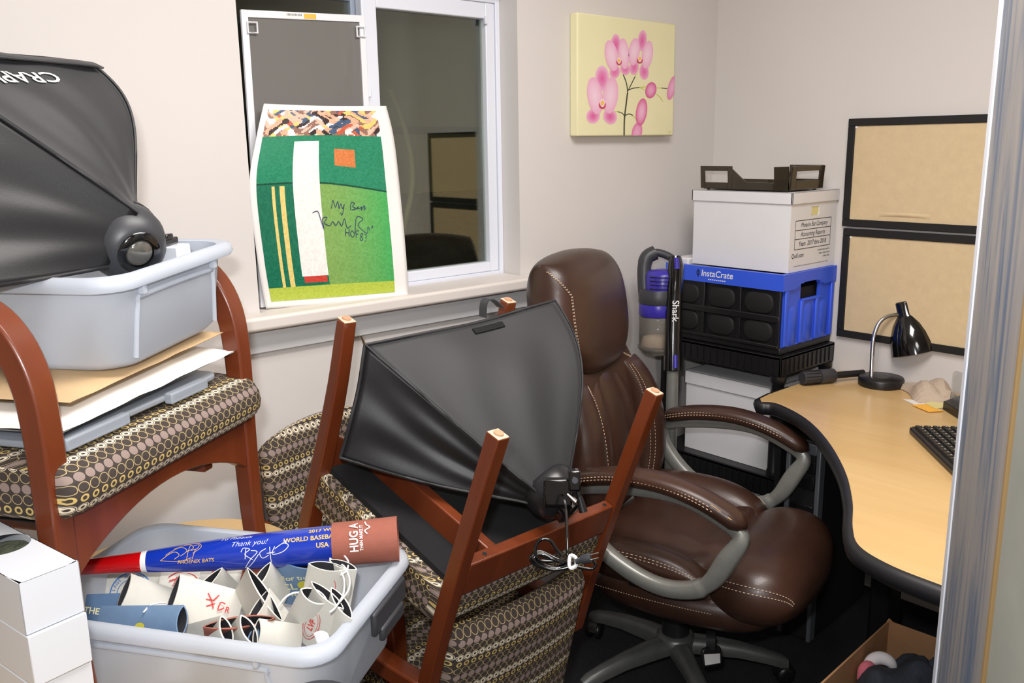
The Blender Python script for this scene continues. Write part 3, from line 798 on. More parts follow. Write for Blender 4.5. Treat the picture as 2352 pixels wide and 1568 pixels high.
# the one in the inverted chair
ap = DP(1268, 1128, 1.79)
P1, P2, P3 = DP(838, 792, 1.76), DP(1274, 690, 2.02), DP(781, 1050, 1.78)
P4 = P2+P3-P1 + Vector((.02, .03, -.02))
sb1, ax1, _, fn1 = softbox('softbox', 'black fabric softbox nested between the upturned chair legs', ap, [P1, P2, P4, P3], .055, ['softbox_fabric', 'softbox_shaded', 'softbox_shaded', 'softbox_shaded'], [.012, -.01, .03, .012], ap, (.004, .06, .03, .012))
M = frame(ap, ax1.orthogonal(), z=-ax1)
obj('speed_ring', MB().lathe([(.05, -.03), (.058, -.02), (.058, .01), (.05, .03), (.036, .042), (.0, .044)], 28, M), 'hub_black', sb1, True, smooth=True)
obj('lamp_socket', MB().lathe([(.03, .04), (.03, .058), (.022, .062), (0, .062)], 20, M), 'black_gloss', sb1, True, smooth=True)
br = DP(1290, 1125, 1.70)
Mb = frame(br, RT, z=-FW)
hb = obj('mount_bracket', MB().box((-.035, -.03, -.02), (.02, .022, .01), Mb).box((.012, .0, -.018), (.036, .04, .02), Mb), 'black_gloss', sb1, True, bevel=.004)
obj('thumb_screw', MB().tube([Mb @ Vector((.03, .0, .0)), Mb @ Vector((.034, -.014, .0))], .004, 8).tube([Mb @ Vector((.034, -.012, 0)), Mb @ Vector((.042, -.042, 0))], [.006, .0085], 10), 'black_plastic', hb, True, smooth=True)
obj('wing_nut', MB().tube([Mb @ Vector((.01, -.005, .012)), Mb @ Vector((.026, -.02, .014))], [.004, .006], 8), 'chrome', hb, True, smooth=True)
obj('hinge_pin', MB().lathe([(.006, -.002), (.006, .006), (0, .006)], 12, Mb @ Matrix.Translation((.024, .022, .018))), 'charcoal', hb, True)
obj('rod_tip', MB().tube([P1, P1 + (P1-P3).normalized()*.006 + Vector((-.010, .0, .016))], .0032, 8), 'chrome', sb1, True)
pv_ = lambda u, v: None
mid = P1.lerp(P2, .56); dirn = (P2-P1).normalized(); inw = (ap-mid); inw = (inw-dirn*inw.dot(dirn)).normalized(); nf = dirn.cross(inw)
nf = nf if nf.dot(-FW) > 0 else -nf
f0, o0_ = fn1[0]; o0_ = o0_ if o0_.dot(-FW) > 0 else -o0_
obj('hook_strip', MB().grid(lambda u, v: f0(.50+.16*u, .91+.045*v)+o0_*.003, 10, 3), 'velcro', sb1, True, solid=.003)
obj('loop_tab', MB().tube(spline([P1.lerp(P2, .62)+Vector((0, .02, -.005)), P1.lerp(P2, .63)+Vector((0, .02, .028)), P1.lerp(P2, .67)+Vector((0, .02, .03)), P1.lerp(P2, .72)+Vector((0, .02, .008))], 5), 1, prof=[(-.012, -.001), (.012, -.001), (.012, .001), (-.012, .001)], upv=(0, 1, 0)), 'charcoal', sb1, True, smooth=True)
# power cord hanging over the rail with the rest coiled and tied
cord = thing('power_cord', 'coiled black power cord with plug and white tie hanging over the chair rail', 'cord', DP(1300, 1290, 1.55))
c0 = DP(1297, 1290, 1.50)
obj('lead', MB().tube(spline([DP(1296, 1150, 1.66), DP(1300, 1172, 1.60), DP(1302, 1220, 1.535), DP(1303, 1262, 1.505), DP(1306, 1285, 1.50)], 6), .0028, 8), 'black_gloss', cord, True, smooth=True)
rn = random.Random(2); pts = []
for k in range(5):
    dx, dy, dd = rn.uniform(-5, 5), rn.uniform(-5, 5), rn.uniform(-.012, .012)
    pts += [DP(x+dx, y+dy, 1.5+dd+q) for x, y, q in ((1310, 1295, 0), (1268, 1304, .0), (1232, 1292, .0), (1222, 1276, 0), (1240, 1268, .004), (1275, 1284, 0))]
obj('coil', MB().tube(spline(pts, 5), .0029, 7), 'black_gloss', cord, True, smooth=True)
obj('loop', MB().tube(spline([DP(x, y, 1.49) for x, y in ((1282, 1288), (1240, 1286), (1229, 1262), (1240, 1240), (1262, 1240), (1276, 1258), (1290, 1276))], 6), .0029, 7), 'black_gloss', cord, True, smooth=True)
obj('tail', MB().tube(spline([DP(x, y, 1.5) for x, y in ((1300, 1296), (1335, 1303), (1358, 1306), (1368, 1296), (1362, 1288))], 6), .0029, 7), 'black_gloss', cord, True, smooth=True)
obj('tie', MB().tube(spline([DP(x, y, 1.488) for x, y in ((1310, 1276), (1323, 1282), (1322, 1300), (1308, 1302))], 4, True), .0036, 6, True), 'cord_white', cord, True, smooth=True)
pa, pb = DP(1322, 1289, 1.487), DP(1357, 1280, 1.482)
pl = obj('plug', MB().tube([pa, pa.lerp(pb, .35), pa.lerp(pb, .4), pb], [.005, .0062, .0085, .0092], 8), 'charcoal', cord, True, smooth=True)
dv = (pb-pa).normalized()
for k in (-1, 1):
    q = pb + UP*.0042*k; obj('prong', MB().tube([q, q+dv*.014], .0016, 6), 'chrome', pl, True)

# the one standing in the tote
ap2 = DP(290, 556, 1.36)
Q1, Q2 = DP(212, 148, 1.40), DP(-290, 78, 1.12)
Q3 = DP(-420, 700, 1.02); Q4 = Q1+Q3-Q2 + Vector((.03, .02, .02)); Q4 = DP(120, 600, 1.46)
sb2, ax2, ctr2, fn2 = softbox('softbox', 'big black softbox with upside down white lettering standing in the tote', ap2, [Q1, Q2, Q3, Q4], .06, ['softbox_fabric', 'softbox_shaded', 'softbox_shaded', 'softbox_shaded'], [-.004, .02, .02, .0], ap2, (.05, .004, .01, .02))
# folded hem flap along the top edge and the lettering below it
e = (Q2-Q1).normalized(); mid = Q1.lerp(Q2, .5); inw = (ap2-mid); inw = (inw-e*inw.dot(e)).normalized(); nf = e.cross(inw); nf = nf if nf.dot(-FW) > 0 else -nf
f2, o2_ = fn2[0]; o2_ = o2_ if o2_.dot(-FW) > 0 else -o2_
def flap(u, v): return f2(u, 1.0-.075*v) + o2_*(.004+.006*v+.002*sin(u*14))
obj('hem_flap', MB().grid(flap, 20, 3), 'softbox_fabric', sb2, True, smooth=True, solid=.003)
tx = textmesh('CRAPHY', 1, Matrix.Identity(4), None, .012, 'LEFT', sx=.95)       # upside down: reads towards the left
LQ = (Q2-Q1).length; LV = (Q1.lerp(Q2, .5)-ap2).length
tx.v = [f2(.375+p.x*.042/LQ, .785-p.y*.040/LV)+o2_*.003 for p in tx.v]
obj('lettering', tx, 'ink_white', sb2, True)
hax = (RT*.66-FW*.5-UP*.42).normalized(); M = frame(ap2+hax*.004, hax.orthogonal(), z=hax)
hd = obj('lamp_head', MB().lathe([(.058, -.03), (.060, -.015), (.058, .006), (.050, .024), (.040, .034), (.034, .037), (.0, .037)], 32, M), 'charcoal', sb2, True, smooth=True)
obj('speed_ring', MB().lathe([(.054, -.036), (.061, -.030), (.061, -.020), (.054, -.014)], 32, M), 'hub_black', sb2, True, smooth=True)
obj('lens', MB().lathe([(.021, .0375), (.018, .042), (.008, .0445), (0, .045)], 24, M), 'lamp_glass', hd, True, smooth=True)
obj('lens_bezel', MB().lathe([(.034, .036), (.032, .040), (.022, .041), (.021, .0372)], 24, M, cap=False), 'black_gloss', hd, True, smooth=True)
# white carton with black knob behind the lamp head
bx = thing('small_carton', 'small white carton with a black clamp on top, in the tote behind the lamp head', 'carton', DP(385, 560, 1.42))
k0 = DP(384, 562, 1.43); Mk = frame(k0, uu, z=(0, 0, 1))
obj('carton', MB().box((-.022, -.03, -.075), (.018, .03, .0), Mk), 'white_gloss_card', bx, True, bevel=.002)
obj('clamp', MB().box((-.028, -.012, .0), (.016, .012, .012), Mk).box((-.01, -.008, .008), (.01, .008, .018), Mk), 'black_gloss', bx, True, bevel=.003)
# ------------------------------------------------------------------ brown executive chair
OC = thing('office_chair', 'brown leather executive office chair with padded arms and grey star base', 'chair', (1.852, 1.424, 0), radians(17.5))
def pillow(fn_xy, T, nu=22, nv=22, pu_=5.0, pv_=5.0, q=.5, low=1.0, warp=None, dent=None):
    """closed padded shape: outline from fn_xy(u,v) in [-1,1]^2, thickness T up and T*low down"""
    def h(u, v): return max(0, 1-abs(u)**pu_)**q*max(0, 1-abs(v)**pv_)**q
    def w_(t_): return math.copysign(1-(1-abs(t_))**1.6, t_)      # finer near the edges
    def up_(a, c_):
        u, v = w_(2*a-1), w_(2*c_-1); x, y = fn_xy(u, v); z = T*h(u, v)+(dent(u, v) if dent else 0)
        p = Vector((x, y, z)); return warp(p, u, v) if warp else p
    def dn_(a, c_):
        u, v = w_(2*a-1), w_(2*c_-1); x, y = fn_xy(u, v); p = Vector((x, y, -T*low*h(u, v))); return warp(p, u, v) if warp else p
    return MB().grid(up_, nu, nv).grid(dn_, nu, nv), up_
def sq_uv(hw, hh, e=.18):
    """square to rounded rectangle"""
    def f(u, v): return (hw*u*(1-e*v*v*.5*u*u), hh*v*(1-e*u*u*.5*v*v))
    return f
def sqr(u, v, k=.42): return u*sqrt(1-k*v*v), v*sqrt(1-k*u*u)
def stitches(name, fn, parent, n=60, dash=.62, r=.0011, off=(0, 0, .002), sm=None):
    b_ = MB(); off = Vector(off)
    pts = [Vector(fn(k/(n*4)))+off for k in range(n*4+1)]
    for k in range(n):
        seg = pts[4*k:4*k+1+max(1, int(round(4*dash)))]
        b_.tube(seg, r, 4)
    return obj(name, b_, 'thread', parent)
# --- base: five spokes, casters
nh = 5; th0 = radians(21.4-17.5); R0 = .305
hub = obj('base_hub', MB().lathe([(.052, .085), (.056, .10), (.054, .125), (.042, .135), (.0, .135)], 28), 'dark_grey_plastic', OC, smooth=True)
for k in range(nh):
    a = th0+k*2*pi/5; dx, dy = cos(a), sin(a); pr = Vector((-dy, dx, 0)); rings = []
    for f_, w_, zt, zb in ((.035, .030, .126, .085), (.10, .026, .124, .082), (.18, .023, .113, .078), (.25, .021, .098, .066), (.295, .019, .085, .055), (.315, .013, .074, .052)):
        c_ = Vector((dx*f_, dy*f_, 0))
        rings.append([c_+pr*w_*x+Vector((0, 0, zb+(zt-zb)*y)) for x, y in ((-1, 0), (1, 0), (1, .55), (.62, .95), (.3, 1), (-.3, 1), (-.62, .95), (-1, .55))])
    sp_ = obj('spoke', MB().loft(rings), 'dark_grey_plastic', OC, smooth=True)
    ca_ = a+(.6, 1.9, -.4, 2.6, .3)[k]; cx_, cy_ = dx*(R0-.012)+.012*cos(ca_), dy*(R0-.012)+.012*sin(ca_)
    cst = obj('caster', MB().lathe([(.008, .045), (.008, .075)], 10, Matrix.Translation((dx*(R0-.012), dy*(R0-.012), 0))), 'black_plastic', OC)
    axm = Matrix.Translation((cx_, cy_, .0275)) @ Matrix.Rotation(ca_, 4, 'Z') @ Matrix.Rotation(pi/2, 4, 'X')
    for s in (-1, 1):
        obj('wheel', MB().lathe([(.018, s*.006), (.026, s*.007), (.027, s*.014), (.024, s*.021), (.012, s*.024), (0, s*.0245)], 22, axm), 'black_plastic', cst, smooth=True)
    hood = [axm @ Vector((.029*cos(t_), .029*sin(t_), 0)) for t_ in [radians(10+16*i) for i in range(11)]]
    obj('caster_hood', MB().tube(hood, 1, prof=[(-.012, -.003), (.012, -.003), (.012, .003), (-.012, .003)], upv=axm.to_3x3() @ Vector((0, 0, 1))), 'black_plastic', cst, smooth=True)
obj('gas_lift', MB().lathe([(.040, .13), (.037, .20), (.036, .215), (.028, .216), (.028, .235), (.0, .235)], 26), 'hub_black', OC, smooth=True)
obj('lift_rod', MB().lathe([(.0145, .2), (.0145, .29)], 16), 'chrome', OC, smooth=True)
mech = obj('tilt_mechanism', MB().box((-.09, -.11, .262), (.09, .10, .302)), 'black_plastic', OC, bevel=.01)
lv = obj('tilt_lever', MB().tube(spline([(-.03, -.10, .272), (-.12, -.14, .262), (-.16, -.155, .245), (-.172, -.16, .218)], 6), 1, prof=[(-.012, -.004), (.012, -.004), (.012, .004), (-.012, .004)], upv=(0, 1, 0)), 'black_plastic', mech, smooth=True)
Mpd = frame((-.172, -.162, .20), (.72, -.62, 0), z=(-.62, -.72, .25))
obj('lever_paddle', MB().prism([(x, y) for x, y in rrect(.058, .05, .014, 4)], -.005, .005, Mpd), 'black_plastic', mech, bevel=.003)
pl_ = obj('lever_label', MB().prism([(-.024, -.018), (.02, -.02), (.022, .004), (-.024, .010)], .005, .0062, Mpd), 'label_white', mech)
# --- seat: thick lower body and a plump upper cushion with a rolled front
def seat_xy(u, v):
    a, c_ = sqr(u, v); return (.262*a, -.03+.25*c_)
def seat_warp(p, u, v):
    # v = -1 at the front (towards -y), +1 at the back
    q = p.copy(); fr = max(0, -v-.35)/.65
    q.z += .405 - .075*fr**2.2 + .022*u*u*(v > -.6) + .012*max(0, v)**2
    q.y -= .035*fr**2
    return q
mb, st = pillow(seat_xy, .082, 30, 30, 3.6, 4.5, .55, .95, seat_warp, lambda u, v: -.012*math.exp(-((v+.30)/.10)**2)*(1-u*u*.5)-.010*math.exp(-((abs(u)-.62)/.09)**2)*(v > -.5))
seat_ = obj('seat_cushion', mb, 'brown_leather', OC, smooth=True, weld=True)
# rolled front edge of the seat
mb, rf = pillow(lambda u, v: (.264*sqr(u, v, .3)[0], .128*sqr(u, v, .3)[1]), .090, 30, 24, 5.5, 2.4, .48, .92, lambda p, u, v: p+Vector((0, -.262-.012*(1-u*u), .412)))
frl = obj('front_roll', mb, 'brown_leather', seat_, smooth=True, weld=True)
for dv_ in (0, .03): stitches('stitching', lambda t_, dv_=dv_: rf(.05+dv_, .04+.9*t_), frl, 30, off=(-.0016, 0, .0008))
mb, _ = pillow(lambda u, v: (.262*sqr(u, v, .3)[0], -.07+.27*sqr(u, v, .3)[1]), .062, 22, 22, 6, 6, .5, 1.0, lambda p, u, v: p+Vector((0, 0, .352)))
obj('seat_base', mb, 'brown_leather', OC, smooth=True, weld=True)
# side bolsters of the seat
for s in (-1, 1):
    mb, bf = pillow(lambda u, v: (.056*u*sqrt(1-.4*v*v), .205*v), .060, 14, 24, 2.4, 2.8, .5, 1.2, lambda p, u, v, s=s: Vector((s*(.222+p.z*.25)+p.x, p.y+.03, (.468 if s > 0 else .445)+p.z*.95-.02*max(0, -v)**2)))
    bo = obj('seat_bolster', mb, 'brown_leather', seat_, smooth=True, weld=True)
    for da in (.0, .05): stitches('stitching', lambda t_, bf=bf, s=s, da=da: bf(.5+s*(.30+da), .06+.88*t_), bo, 46, r=.001, off=(s*.001, 0, .001))
    stitches('stitching', lambda t_, s=s: (s*.2635, .17-.36*t_, .372-.006*sin(pi*t_)), bo, 50, r=.001, off=(s*.002, 0, 0))
# front roll seam stitching, across the seat and down over the nose
# --- back: shell curve along height, y and lean from the side view
def spine(z):
    # y of the front face of the back at height z
    return .215+.10*((z-.48)/.70)-.03*sin(pi*min(1, max(0, (z-.48)/.45)))
def pad_back(zc, hz, hw, T, yoff=0, topc=0.0, botc=0.0, q=.5, nu=24, nv=22, pu_=4.0, pv_=4.0, wing=0.0, low=.8, dent=None, kk=.42):
    def xy(u, v): a, c_ = sqr(u, v, kk); return (hw*a*(1-topc*max(0, v)**2)*(1-botc*max(0, -v)**2), hz*c_)
    def wp(p, u, v):
        z = zc+p.y; return Vector((p.x, spine(z)+yoff-p.z-wing*abs(u)**2.2, z))
    mb_, f_ = pillow(xy, T, nu, nv, pu_, pv_, q, low, wp, dent); return mb_, f_
mb, bs = pad_back(.78, .335, .255, .045, .035, .28, .05, wing=.03)
bk_ = obj('back_shell', mb, 'brown_leather', OC, smooth=True, weld=True)
# headrest: tall plump pillow wrapping forward at its sides
mb, hf = pad_back(1.042, .172, .208, .086, .012, .02, .14, .42, 30, 30, 4.5, 3.6, wing=.0, low=1.0, kk=.24)
hd_ = obj('headrest', mb, 'brown_leather', OC, smooth=True, weld=True)
# upper back yoke, centre panel, lumbar, side wings
mb, yf = pad_back(.845, .135, .225, .040, .012, .34, .0, .5, wing=.02)
yk = obj('shoulder_pad', mb, 'brown_leather', bk_, smooth=True, weld=True)
mb, cf = pad_back(.715, .185, .158, .052, .008, .12, .05, .5, pu_=5, dent=lambda u, v: -.007*math.exp(-((abs(u)-.36)/.08)**2))
cpn = obj('centre_pad', mb, 'brown_leather', bk_, smooth=True, weld=True)
mb, lf = pad_back(.545, .075, .165, .062, .004, .0, .0, .5, nv=14)
lmb = obj('lumbar_pad', mb, 'brown_leather', bk_, smooth=True, weld=True)
for s in (-1, 1):
    def wgp(p, u, v, s=s):
        z = .665+p.y; return Vector((s*(.205-.03*v*v)+p.x, spine(z)-.006-p.z*1.0-.022, z))
    mb, wf = pillow(lambda u, v: (.058*u*(1-.2*v*v), .215*v), .055, 12, 24, 2.6, 3, .5, 1, wgp)
    wg = obj('side_wing', mb, 'brown_leather', bk_, smooth=True, weld=True)
    for du in (.30, .40): stitches('stitching', lambda t_, du=du, s=s, wf=wf: wf(.5-s*du*.9, .08+.84*t_), wg, 52, off=(0, -.002, .0005))
# seams: headrest outline, yoke line, centre panel
for dz in (0, .008):
    stitches('stitching', lambda t_, dz=dz: hf(max(.012, .17+dz*1.2-.155*max(0, t_-.72)/.28), .08+.80*t_), hd_, 44, off=(-.0016, -.0016, .0008))
    stitches('stitching', lambda t_, dz=dz: hf(.94-dz*.6, .20+.62*t_), hd_, 40, off=(.0012, -.0016, .0))
    stitches('stitching', lambda t_, dz=dz: yf(.08+.84*t_, .60-dz*2+.22*sin(pi*t_)**2*(-1 if False else 1)), yk, 60, off=(0, -.0022, 0))
    stitches('stitching', lambda t_, dz=dz: cf(.07+.86*t_, .90-dz*1.6), cpn, 46, off=(0, -.002, .001))
# --- arms: grey loop carrying a padded rest
for s in (-1, 1):
    X = s*.302
    P = spline([(X, .165, .645), (X, .03, .672), (X, -.11, .676), (X, -.215, .640), (X, -.262, .606), (X, -.235, .548), (X, -.20, .485), (X, -.155, .447), (X, -.08, .432), (X, .0, .448), (X, .085, .492), (X, .15, .560), (X, .175, .615)], 6, True)
    n_ = len(P)
    prof = [(-.017, -.014), (-.011, -.020), (.011, -.020), (.017, -.014), (.017, .014), (.011, .020), (-.011, .020), (-.017, .014)]
    rr = [.80+.42*math.exp(-((i/n_-.40)/.09)**2)+.18*(i/n_ > .5) for i in range(n_)]
    arm = obj('arm_loop', MB().tube(P, rr, prof=prof, upv=(1, 0, 0), closed=True), 'grey_plastic', OC, smooth=True)
    obj('arm_bracket', MB().box((min(X, s*.20), -.13, .415), (max(X, s*.20), .02, .44)), 'black_plastic', arm, bevel=.004)
    ctrl = [(.165, .672), (.06, .698), (-.06, .705), (-.17, .682), (-.275, .632)]
    C_ = spline([(X, y, z) for y, z in ctrl], 6); rings = []
    for i, p in enumerate(C_):
        f_ = i/(len(C_)-1); e_ = max(.15, min(1, f_/.06, (1-f_)/.08)**.5); w_ = (.031+.006*sin(pi*f_))*e_; h_ = .021*e_
        tg = (C_[min(len(C_)-1, i+1)]-C_[max(0, i-1)]).normalized(); nn = tg.cross(Vector((1, 0, 0))); nn = nn if nn.z > 0 else -nn
        rings.append([p+Vector((1, 0, 0))*w_*math.copysign(abs(cos(a))**.7, cos(a))+nn*h_*math.copysign(abs(sin(a))**.8, sin(a)) for a in [2*pi*k/16 for k in range(16)]])
    pad = obj('arm_pad', MB().loft(rings), 'brown_leather', OC, smooth=True)
    for du, dn in ((.034, .008), (.036, .001)):
        stitches('stitching', lambda t_, du=du, dn=dn, C_=C_: cr1(C_, .05+.88*t_)+Vector((-du*(1-.5*max(0, t_-.85)/.15), 0, dn)), pad, 44, off=(0, 0, 0))
    if s < 0:
        wp_ = [C_[int(k)]+Vector((-.031+.003*(k % 2), 0, .0105+.002*(k % 3))) for k in range(int(len(C_)*.70), len(C_)-2)]
        obj('worn_edge', MB().tube(wp_, [.0012+.0022*abs(sin(3.1*i)) for i in range(len(wp_))], 5), 'worn_leather', pad)
# ------------------------------------------------------------------ plastic shelf in the corner
SX0, SX1, SY0, SY1 = 2.415, 2.742, 1.475, 1.965
sh = thing('shelf_unit', 'black plastic shelving unit in the corner behind the desk', 'shelf', ((SX0+SX1)/2, (SY0+SY1)/2, 0))
for z in (.835, .43, .075):
    b = MB(); b.box((SX0, SY0, z-.012), (SX1, SY1, z)); 
    sd = obj('shelf_board', b, 'black_plastic', sh, True, bevel=.003)
    b = MB(); b.box((SX0, SY0, z-.065), (SX0+.008, SY1, z)); b.box((SX1-.008, SY0, z-.065), (SX1, SY1, z)); b.box((SX0, SY0, z-.065), (SX1, SY0+.008, z)); b.box((SX0, SY1-.008, z-.065), (SX1, SY1, z))
    obj('shelf_skirt', b, 'black_plastic', sd, True, bevel=.002)
    for k in range(17):
        y = SY0+.03+(SY1-SY0-.06)*k/16; obj('skirt_rib', MB().box((SX0-.003, y-.0035, z-.058), (SX0, y+.0035, z-.012)), 'black_plastic', sd, True)
    for k in range(11):
        x = SX0+.03+(SX1-SX0-.06)*k/10; obj('skirt_rib', MB().box((x-.0035, SY0-.003, z-.058), (x+.0035, SY0, z-.012)), 'black_plastic', sd, True)
for x in (SX0+.02, SX1-.02):
    for y in (SY0+.02, SY1-.02):
        for z0, z1 in ((.078, .365), (.433, .77), (0, .01)):
            obj('post', MB().lathe([(.0225, z0), (.0225, z0+.02), (.020, z0+.025), (.020, z1-.025), (.024, z1-.02), (.024, z1)] if z1-z0 > .1 else [(.02, z0), (.02, z1)], 20, Matrix.Translation((x, y, 0))), 'black_plastic', sh, True, smooth=True)
# ------------------------------------------------------------------ folding crate
KX0, KX1, KY0, KY1, KZ0, KZ1 = 2.432, 2.742, 1.492, 1.945, .8365, 1.094
cr = thing('folding_crate', 'blue and black folding crate on the shelf under the white file box', 'crate', ((KX0+KX1)/2, (KY0+KY1)/2, KZ0))
obj('base', MB().box((KX0, KY0, KZ0), (KX1, KY1, KZ0+.022)), 'black_plastic', cr, True, bevel=.003)
RZ = KZ1-.052
b = MB(); t_ = .012
b.box((KX0-.006, KY0-.006, RZ), (KX0+t_, KY1+.006, KZ1)); b.box((KX1-t_, KY0-.006, RZ), (KX1+.003, KY1+.006, KZ1))
b.box((KX0+t_, KY1-t_, RZ), (KX1-t_, KY1+.006, KZ1))
n = 14; zz = lambda f_: RZ+.0 if not .22 < f_ < .78 else RZ+.018*min(1, (f_-.22)/.1, (.78-f_)/.1)
for k in range(n):
    fa, fb = k/n, (k+1)/n; xa, xb = KX0+t_+(KX1-KX0-2*t_)*fa, KX0+t_+(KX1-KX0-2*t_)*fb
    b.box((xa, KY0-.006, (zz(fa)+zz(fb))/2), (xb, KY0+t_, KZ1))
rimo = obj('rim', b, 'blue_crate', cr, True)
# lettering on the long blue rim
Mr = frame((KX0-.0068, 1.80, (RZ+KZ1)/2+.004), (0, -1, 0), y=(0, 0, 1))
obj('lettering', textmesh('InstaCrate', .030, Mr, None, .012, 'LEFT', .12), 'ink_white', rimo, True)
textm = MB()
for k in range(9): stroke(textm, [(.030+.008*k, -.019), (.035+.008*k, -.019)], .0035, Mr, 1)
obj('lettering', textm, 'ink_white', rimo, True)
b = MB(); ringmesh(b, Mr @ Matrix.Translation((-.012, .0, 0)), 0, 0, .007, .009, .003, 16); stroke(b, [(-.012, -.014), (-.012, .012)], .004, Mr, 2); obj('logo', b, 'ink_navy', rimo, True)
# long black side: ribs and six rounded pods
sd = obj('long_side', MB().box((KX0+.006, KY0+.01, KZ0+.02), (KX0+.014, KY1-.01, RZ)).box((KX1-.014, KY0+.01, KZ0+.02), (KX1-.006, KY1-.01, RZ)).box((KX0+.01, KY1-.012, KZ0+.02), (KX1-.01, KY1-.004, RZ)), 'black_plastic', cr, True)
hh = (RZ-KZ0-.022)/2; yl = (KY1-KY0-.02)/3
for i in range(3):
    for j in range(2):
        yc = KY0+.02+yl*(i+.5)-.005; zc = KZ0+.022+hh*(j+.5)
        Mpod = frame((KX0+.006, yc, zc), (0, -1, 0), y=(0, 0, 1)); Mpod = Mpod if (Mpod.to_3x3() @ Vector((0, 0, 1))).x < 0 else frame((KX0+.006, yc, zc), (0, 1, 0), y=(0, 0, 1))
        rr_ = [[Mpod @ Vector((p[0]*s_, p[1]*s_, d_)) for p in rrect(.108, .068, .03, 5)] for s_, d_ in ((1.0, 0), (.97, .004), (.86, .006))]
        obj('pod', MB().loft(rr_), 'black_matte', sd, True, smooth=True)
for i in range(4):
    y = KY0+.012+yl*i; obj('rib', MB().box((KX0-.004, y-.007, KZ0+.02), (KX0+.01, y+.007, RZ)), 'black_plastic', sd, True, bevel=.002)
obj('rib', MB().box((KX0-.005, KY0+.006, KZ0+.022+hh-.011), (KX0+.01, KY1-.006, KZ0+.022+hh+.011)), 'black_plastic', sd, True, bevel=.003)
obj('rib', MB().box((KX0-.005, KY0+.006, KZ0+.018), (KX0+.01, KY1-.006, KZ0+.03)), 'black_plastic', sd, True, bevel=.003)
# blue end with hand hole, fluted panels
b = MB(); b.box((KX0+.014, KY0+.002, KZ0+.02), (KX1-.006, KY0+.012, KZ1-.095))
xm = (KX0+KX1)/2+.01
b.box((KX0+.014, KY0+.002, KZ1-.095), (xm-.058, KY0+.012, RZ+.03)); b.box((xm+.058, KY0+.002, KZ1-.095), (KX1-.006, KY0+.012, RZ+.03))
en = obj('end_panel', b, 'blue_crate', cr, True)
for k in range(4):
    x = KX0+.022+k*(KX1-KX0-.034)/3; obj('flute', MB().box((x-.009, KY0-.006, KZ0+.024), (x+.009, KY0+.004, (KZ1-.095 if k in (1, 2) else RZ))), 'blue_crate', en, True, bevel=.004)
for k in range(3):
    x = KX0+.022+(k+.5)*(KX1-KX0-.034)/3; Mq = frame((x, KY0+.002, KZ0+.085), (1, 0, 0), y=(0, 0, 1))
    obj('oval_panel', MB().loft([[Mq @ Vector((p[0]*s_, p[1]*s_, d_)) for p in rrect(.05, .13, .024, 5)] for s_, d_ in ((1, 0), (.9, .003))]), 'blue_crate', en, True, smooth=True)
ho = [(xm-.055+.11*f_, z) for f_, z in ((0, 0), (.08, .016), (.25, .03), (.5, .034), (.75, .03), (.92, .016), (1, 0))]
b = MB(); P = [(x, KY0+.001, KZ1-.094+z) for x, z in ho]; b.tube([P[0], P[-1]], .006, 8); obj('handle_rim', b, 'blue_crate', en, True, smooth=True)
obj('inner_lining', MB().box((KX0+.02, KY0+.02, KZ0+.022), (KX1-.02, KY1-.016, KZ0+.2)), 'black_matte', cr, True)
# white pack at the far end of the crate
tag(obj('paper_pack', MB().box((KX0+.02, 1.875, KZ0+.201), (KX0+.18, 1.94, KZ1+.018)), 'white_card', None, True, bevel=.004), 'white paper pack poking above the crate rim beside the file box', 'paper')
# ------------------------------------------------------------------ file boxes
def filebox(label, x0, x1, y0, y1, z0, zt, lidh, grp='white file boxes', marks=False):
    o = thing('file_box', label, 'box', ((x0+x1)/2, (y0+y1)/2, z0), None, grp)
    b_ = MB()
    if marks:
        # end wall with the hand hole left open
        hx, hz = (x0+x1)/2+.006, zt-.063
        b_.box((x0, y0+.004, z0), (x1, y1, zt-.004))
        b_.box((x0, y0, z0), (x1, y0+.004, hz-.014)); b_.box((x0, y0, hz+.014), (x1, y0+.004, zt-.004)); b_.box((x0, y0, hz-.014), (hx-.023, y0+.004, hz+.014)); b_.box((hx+.023, y0, hz-.014), (x1, y0+.004, hz+.014))
    else: b_.box((x0, y0, z0), (x1, y1, zt-.004))
    body = obj('body', b_, 'white_card', o, True)
    b_ = MB(); e = .006
    b_.box((x0-e, y0-e, zt-.003), (x1+e*.5, y1+e, zt)); b_.box((x0-e, y0-e, zt-lidh), (x0-.0005, y1+e, zt)); b_.box((x0-e, y0-e, zt-lidh), (x1+e*.5, y0-.0005, zt)); b_.box((x0-e, y1+.0005, zt-lidh), (x1+e*.5, y1+e, zt))
    obj('lid', b_, 'white_card', o, True, bevel=.0012)
    return o, body
fb, fbb = filebox('white lidded file box with handwritten label on the blue crate', 2.466, 2.738, 1.498, 1.868, KZ1+.001, 1.345, .036, marks=True)
hx, hz = (2.466+2.738)/2+.006, 1.345-.063
obj('hand_hole', MB().prism(rrect(.046, .027, .012), -.0005, .0005, frame((hx, 1.5005, hz), (1, 0, 0), y=(0, 0, 1))), 'paper_cream', fbb, True)
Mf = frame((2.600, 1.4975, 1.198), (1, 0, 0), y=(0, 0, 1))
b = MB()
for y in (.058, .028, .000, -.032): stroke(b, [(-.105, y), (.108, y)], .002, Mf, 1)
for x in (-.105, .108): stroke(b, [(x, -.032), (x, .058)], .002, Mf, 1)
obj('label_grid', b, 'ink_black', fbb, True)
b = MB()
textmesh('Phoenix Bat Company', .021, Mf @ Matrix.Translation((.006, .043, 0)), b, .0, shear=.25, sx=.84); textmesh('Accounting Reports', .021, Mf @ Matrix.Translation((.0, .014, 0)), b, .0, shear=.25, sx=.86); textmesh('Years  2017 thru 2018', .021, Mf @ Matrix.Translation((.0, -.016, 0)), b, .008, shear=.2, sx=.86)
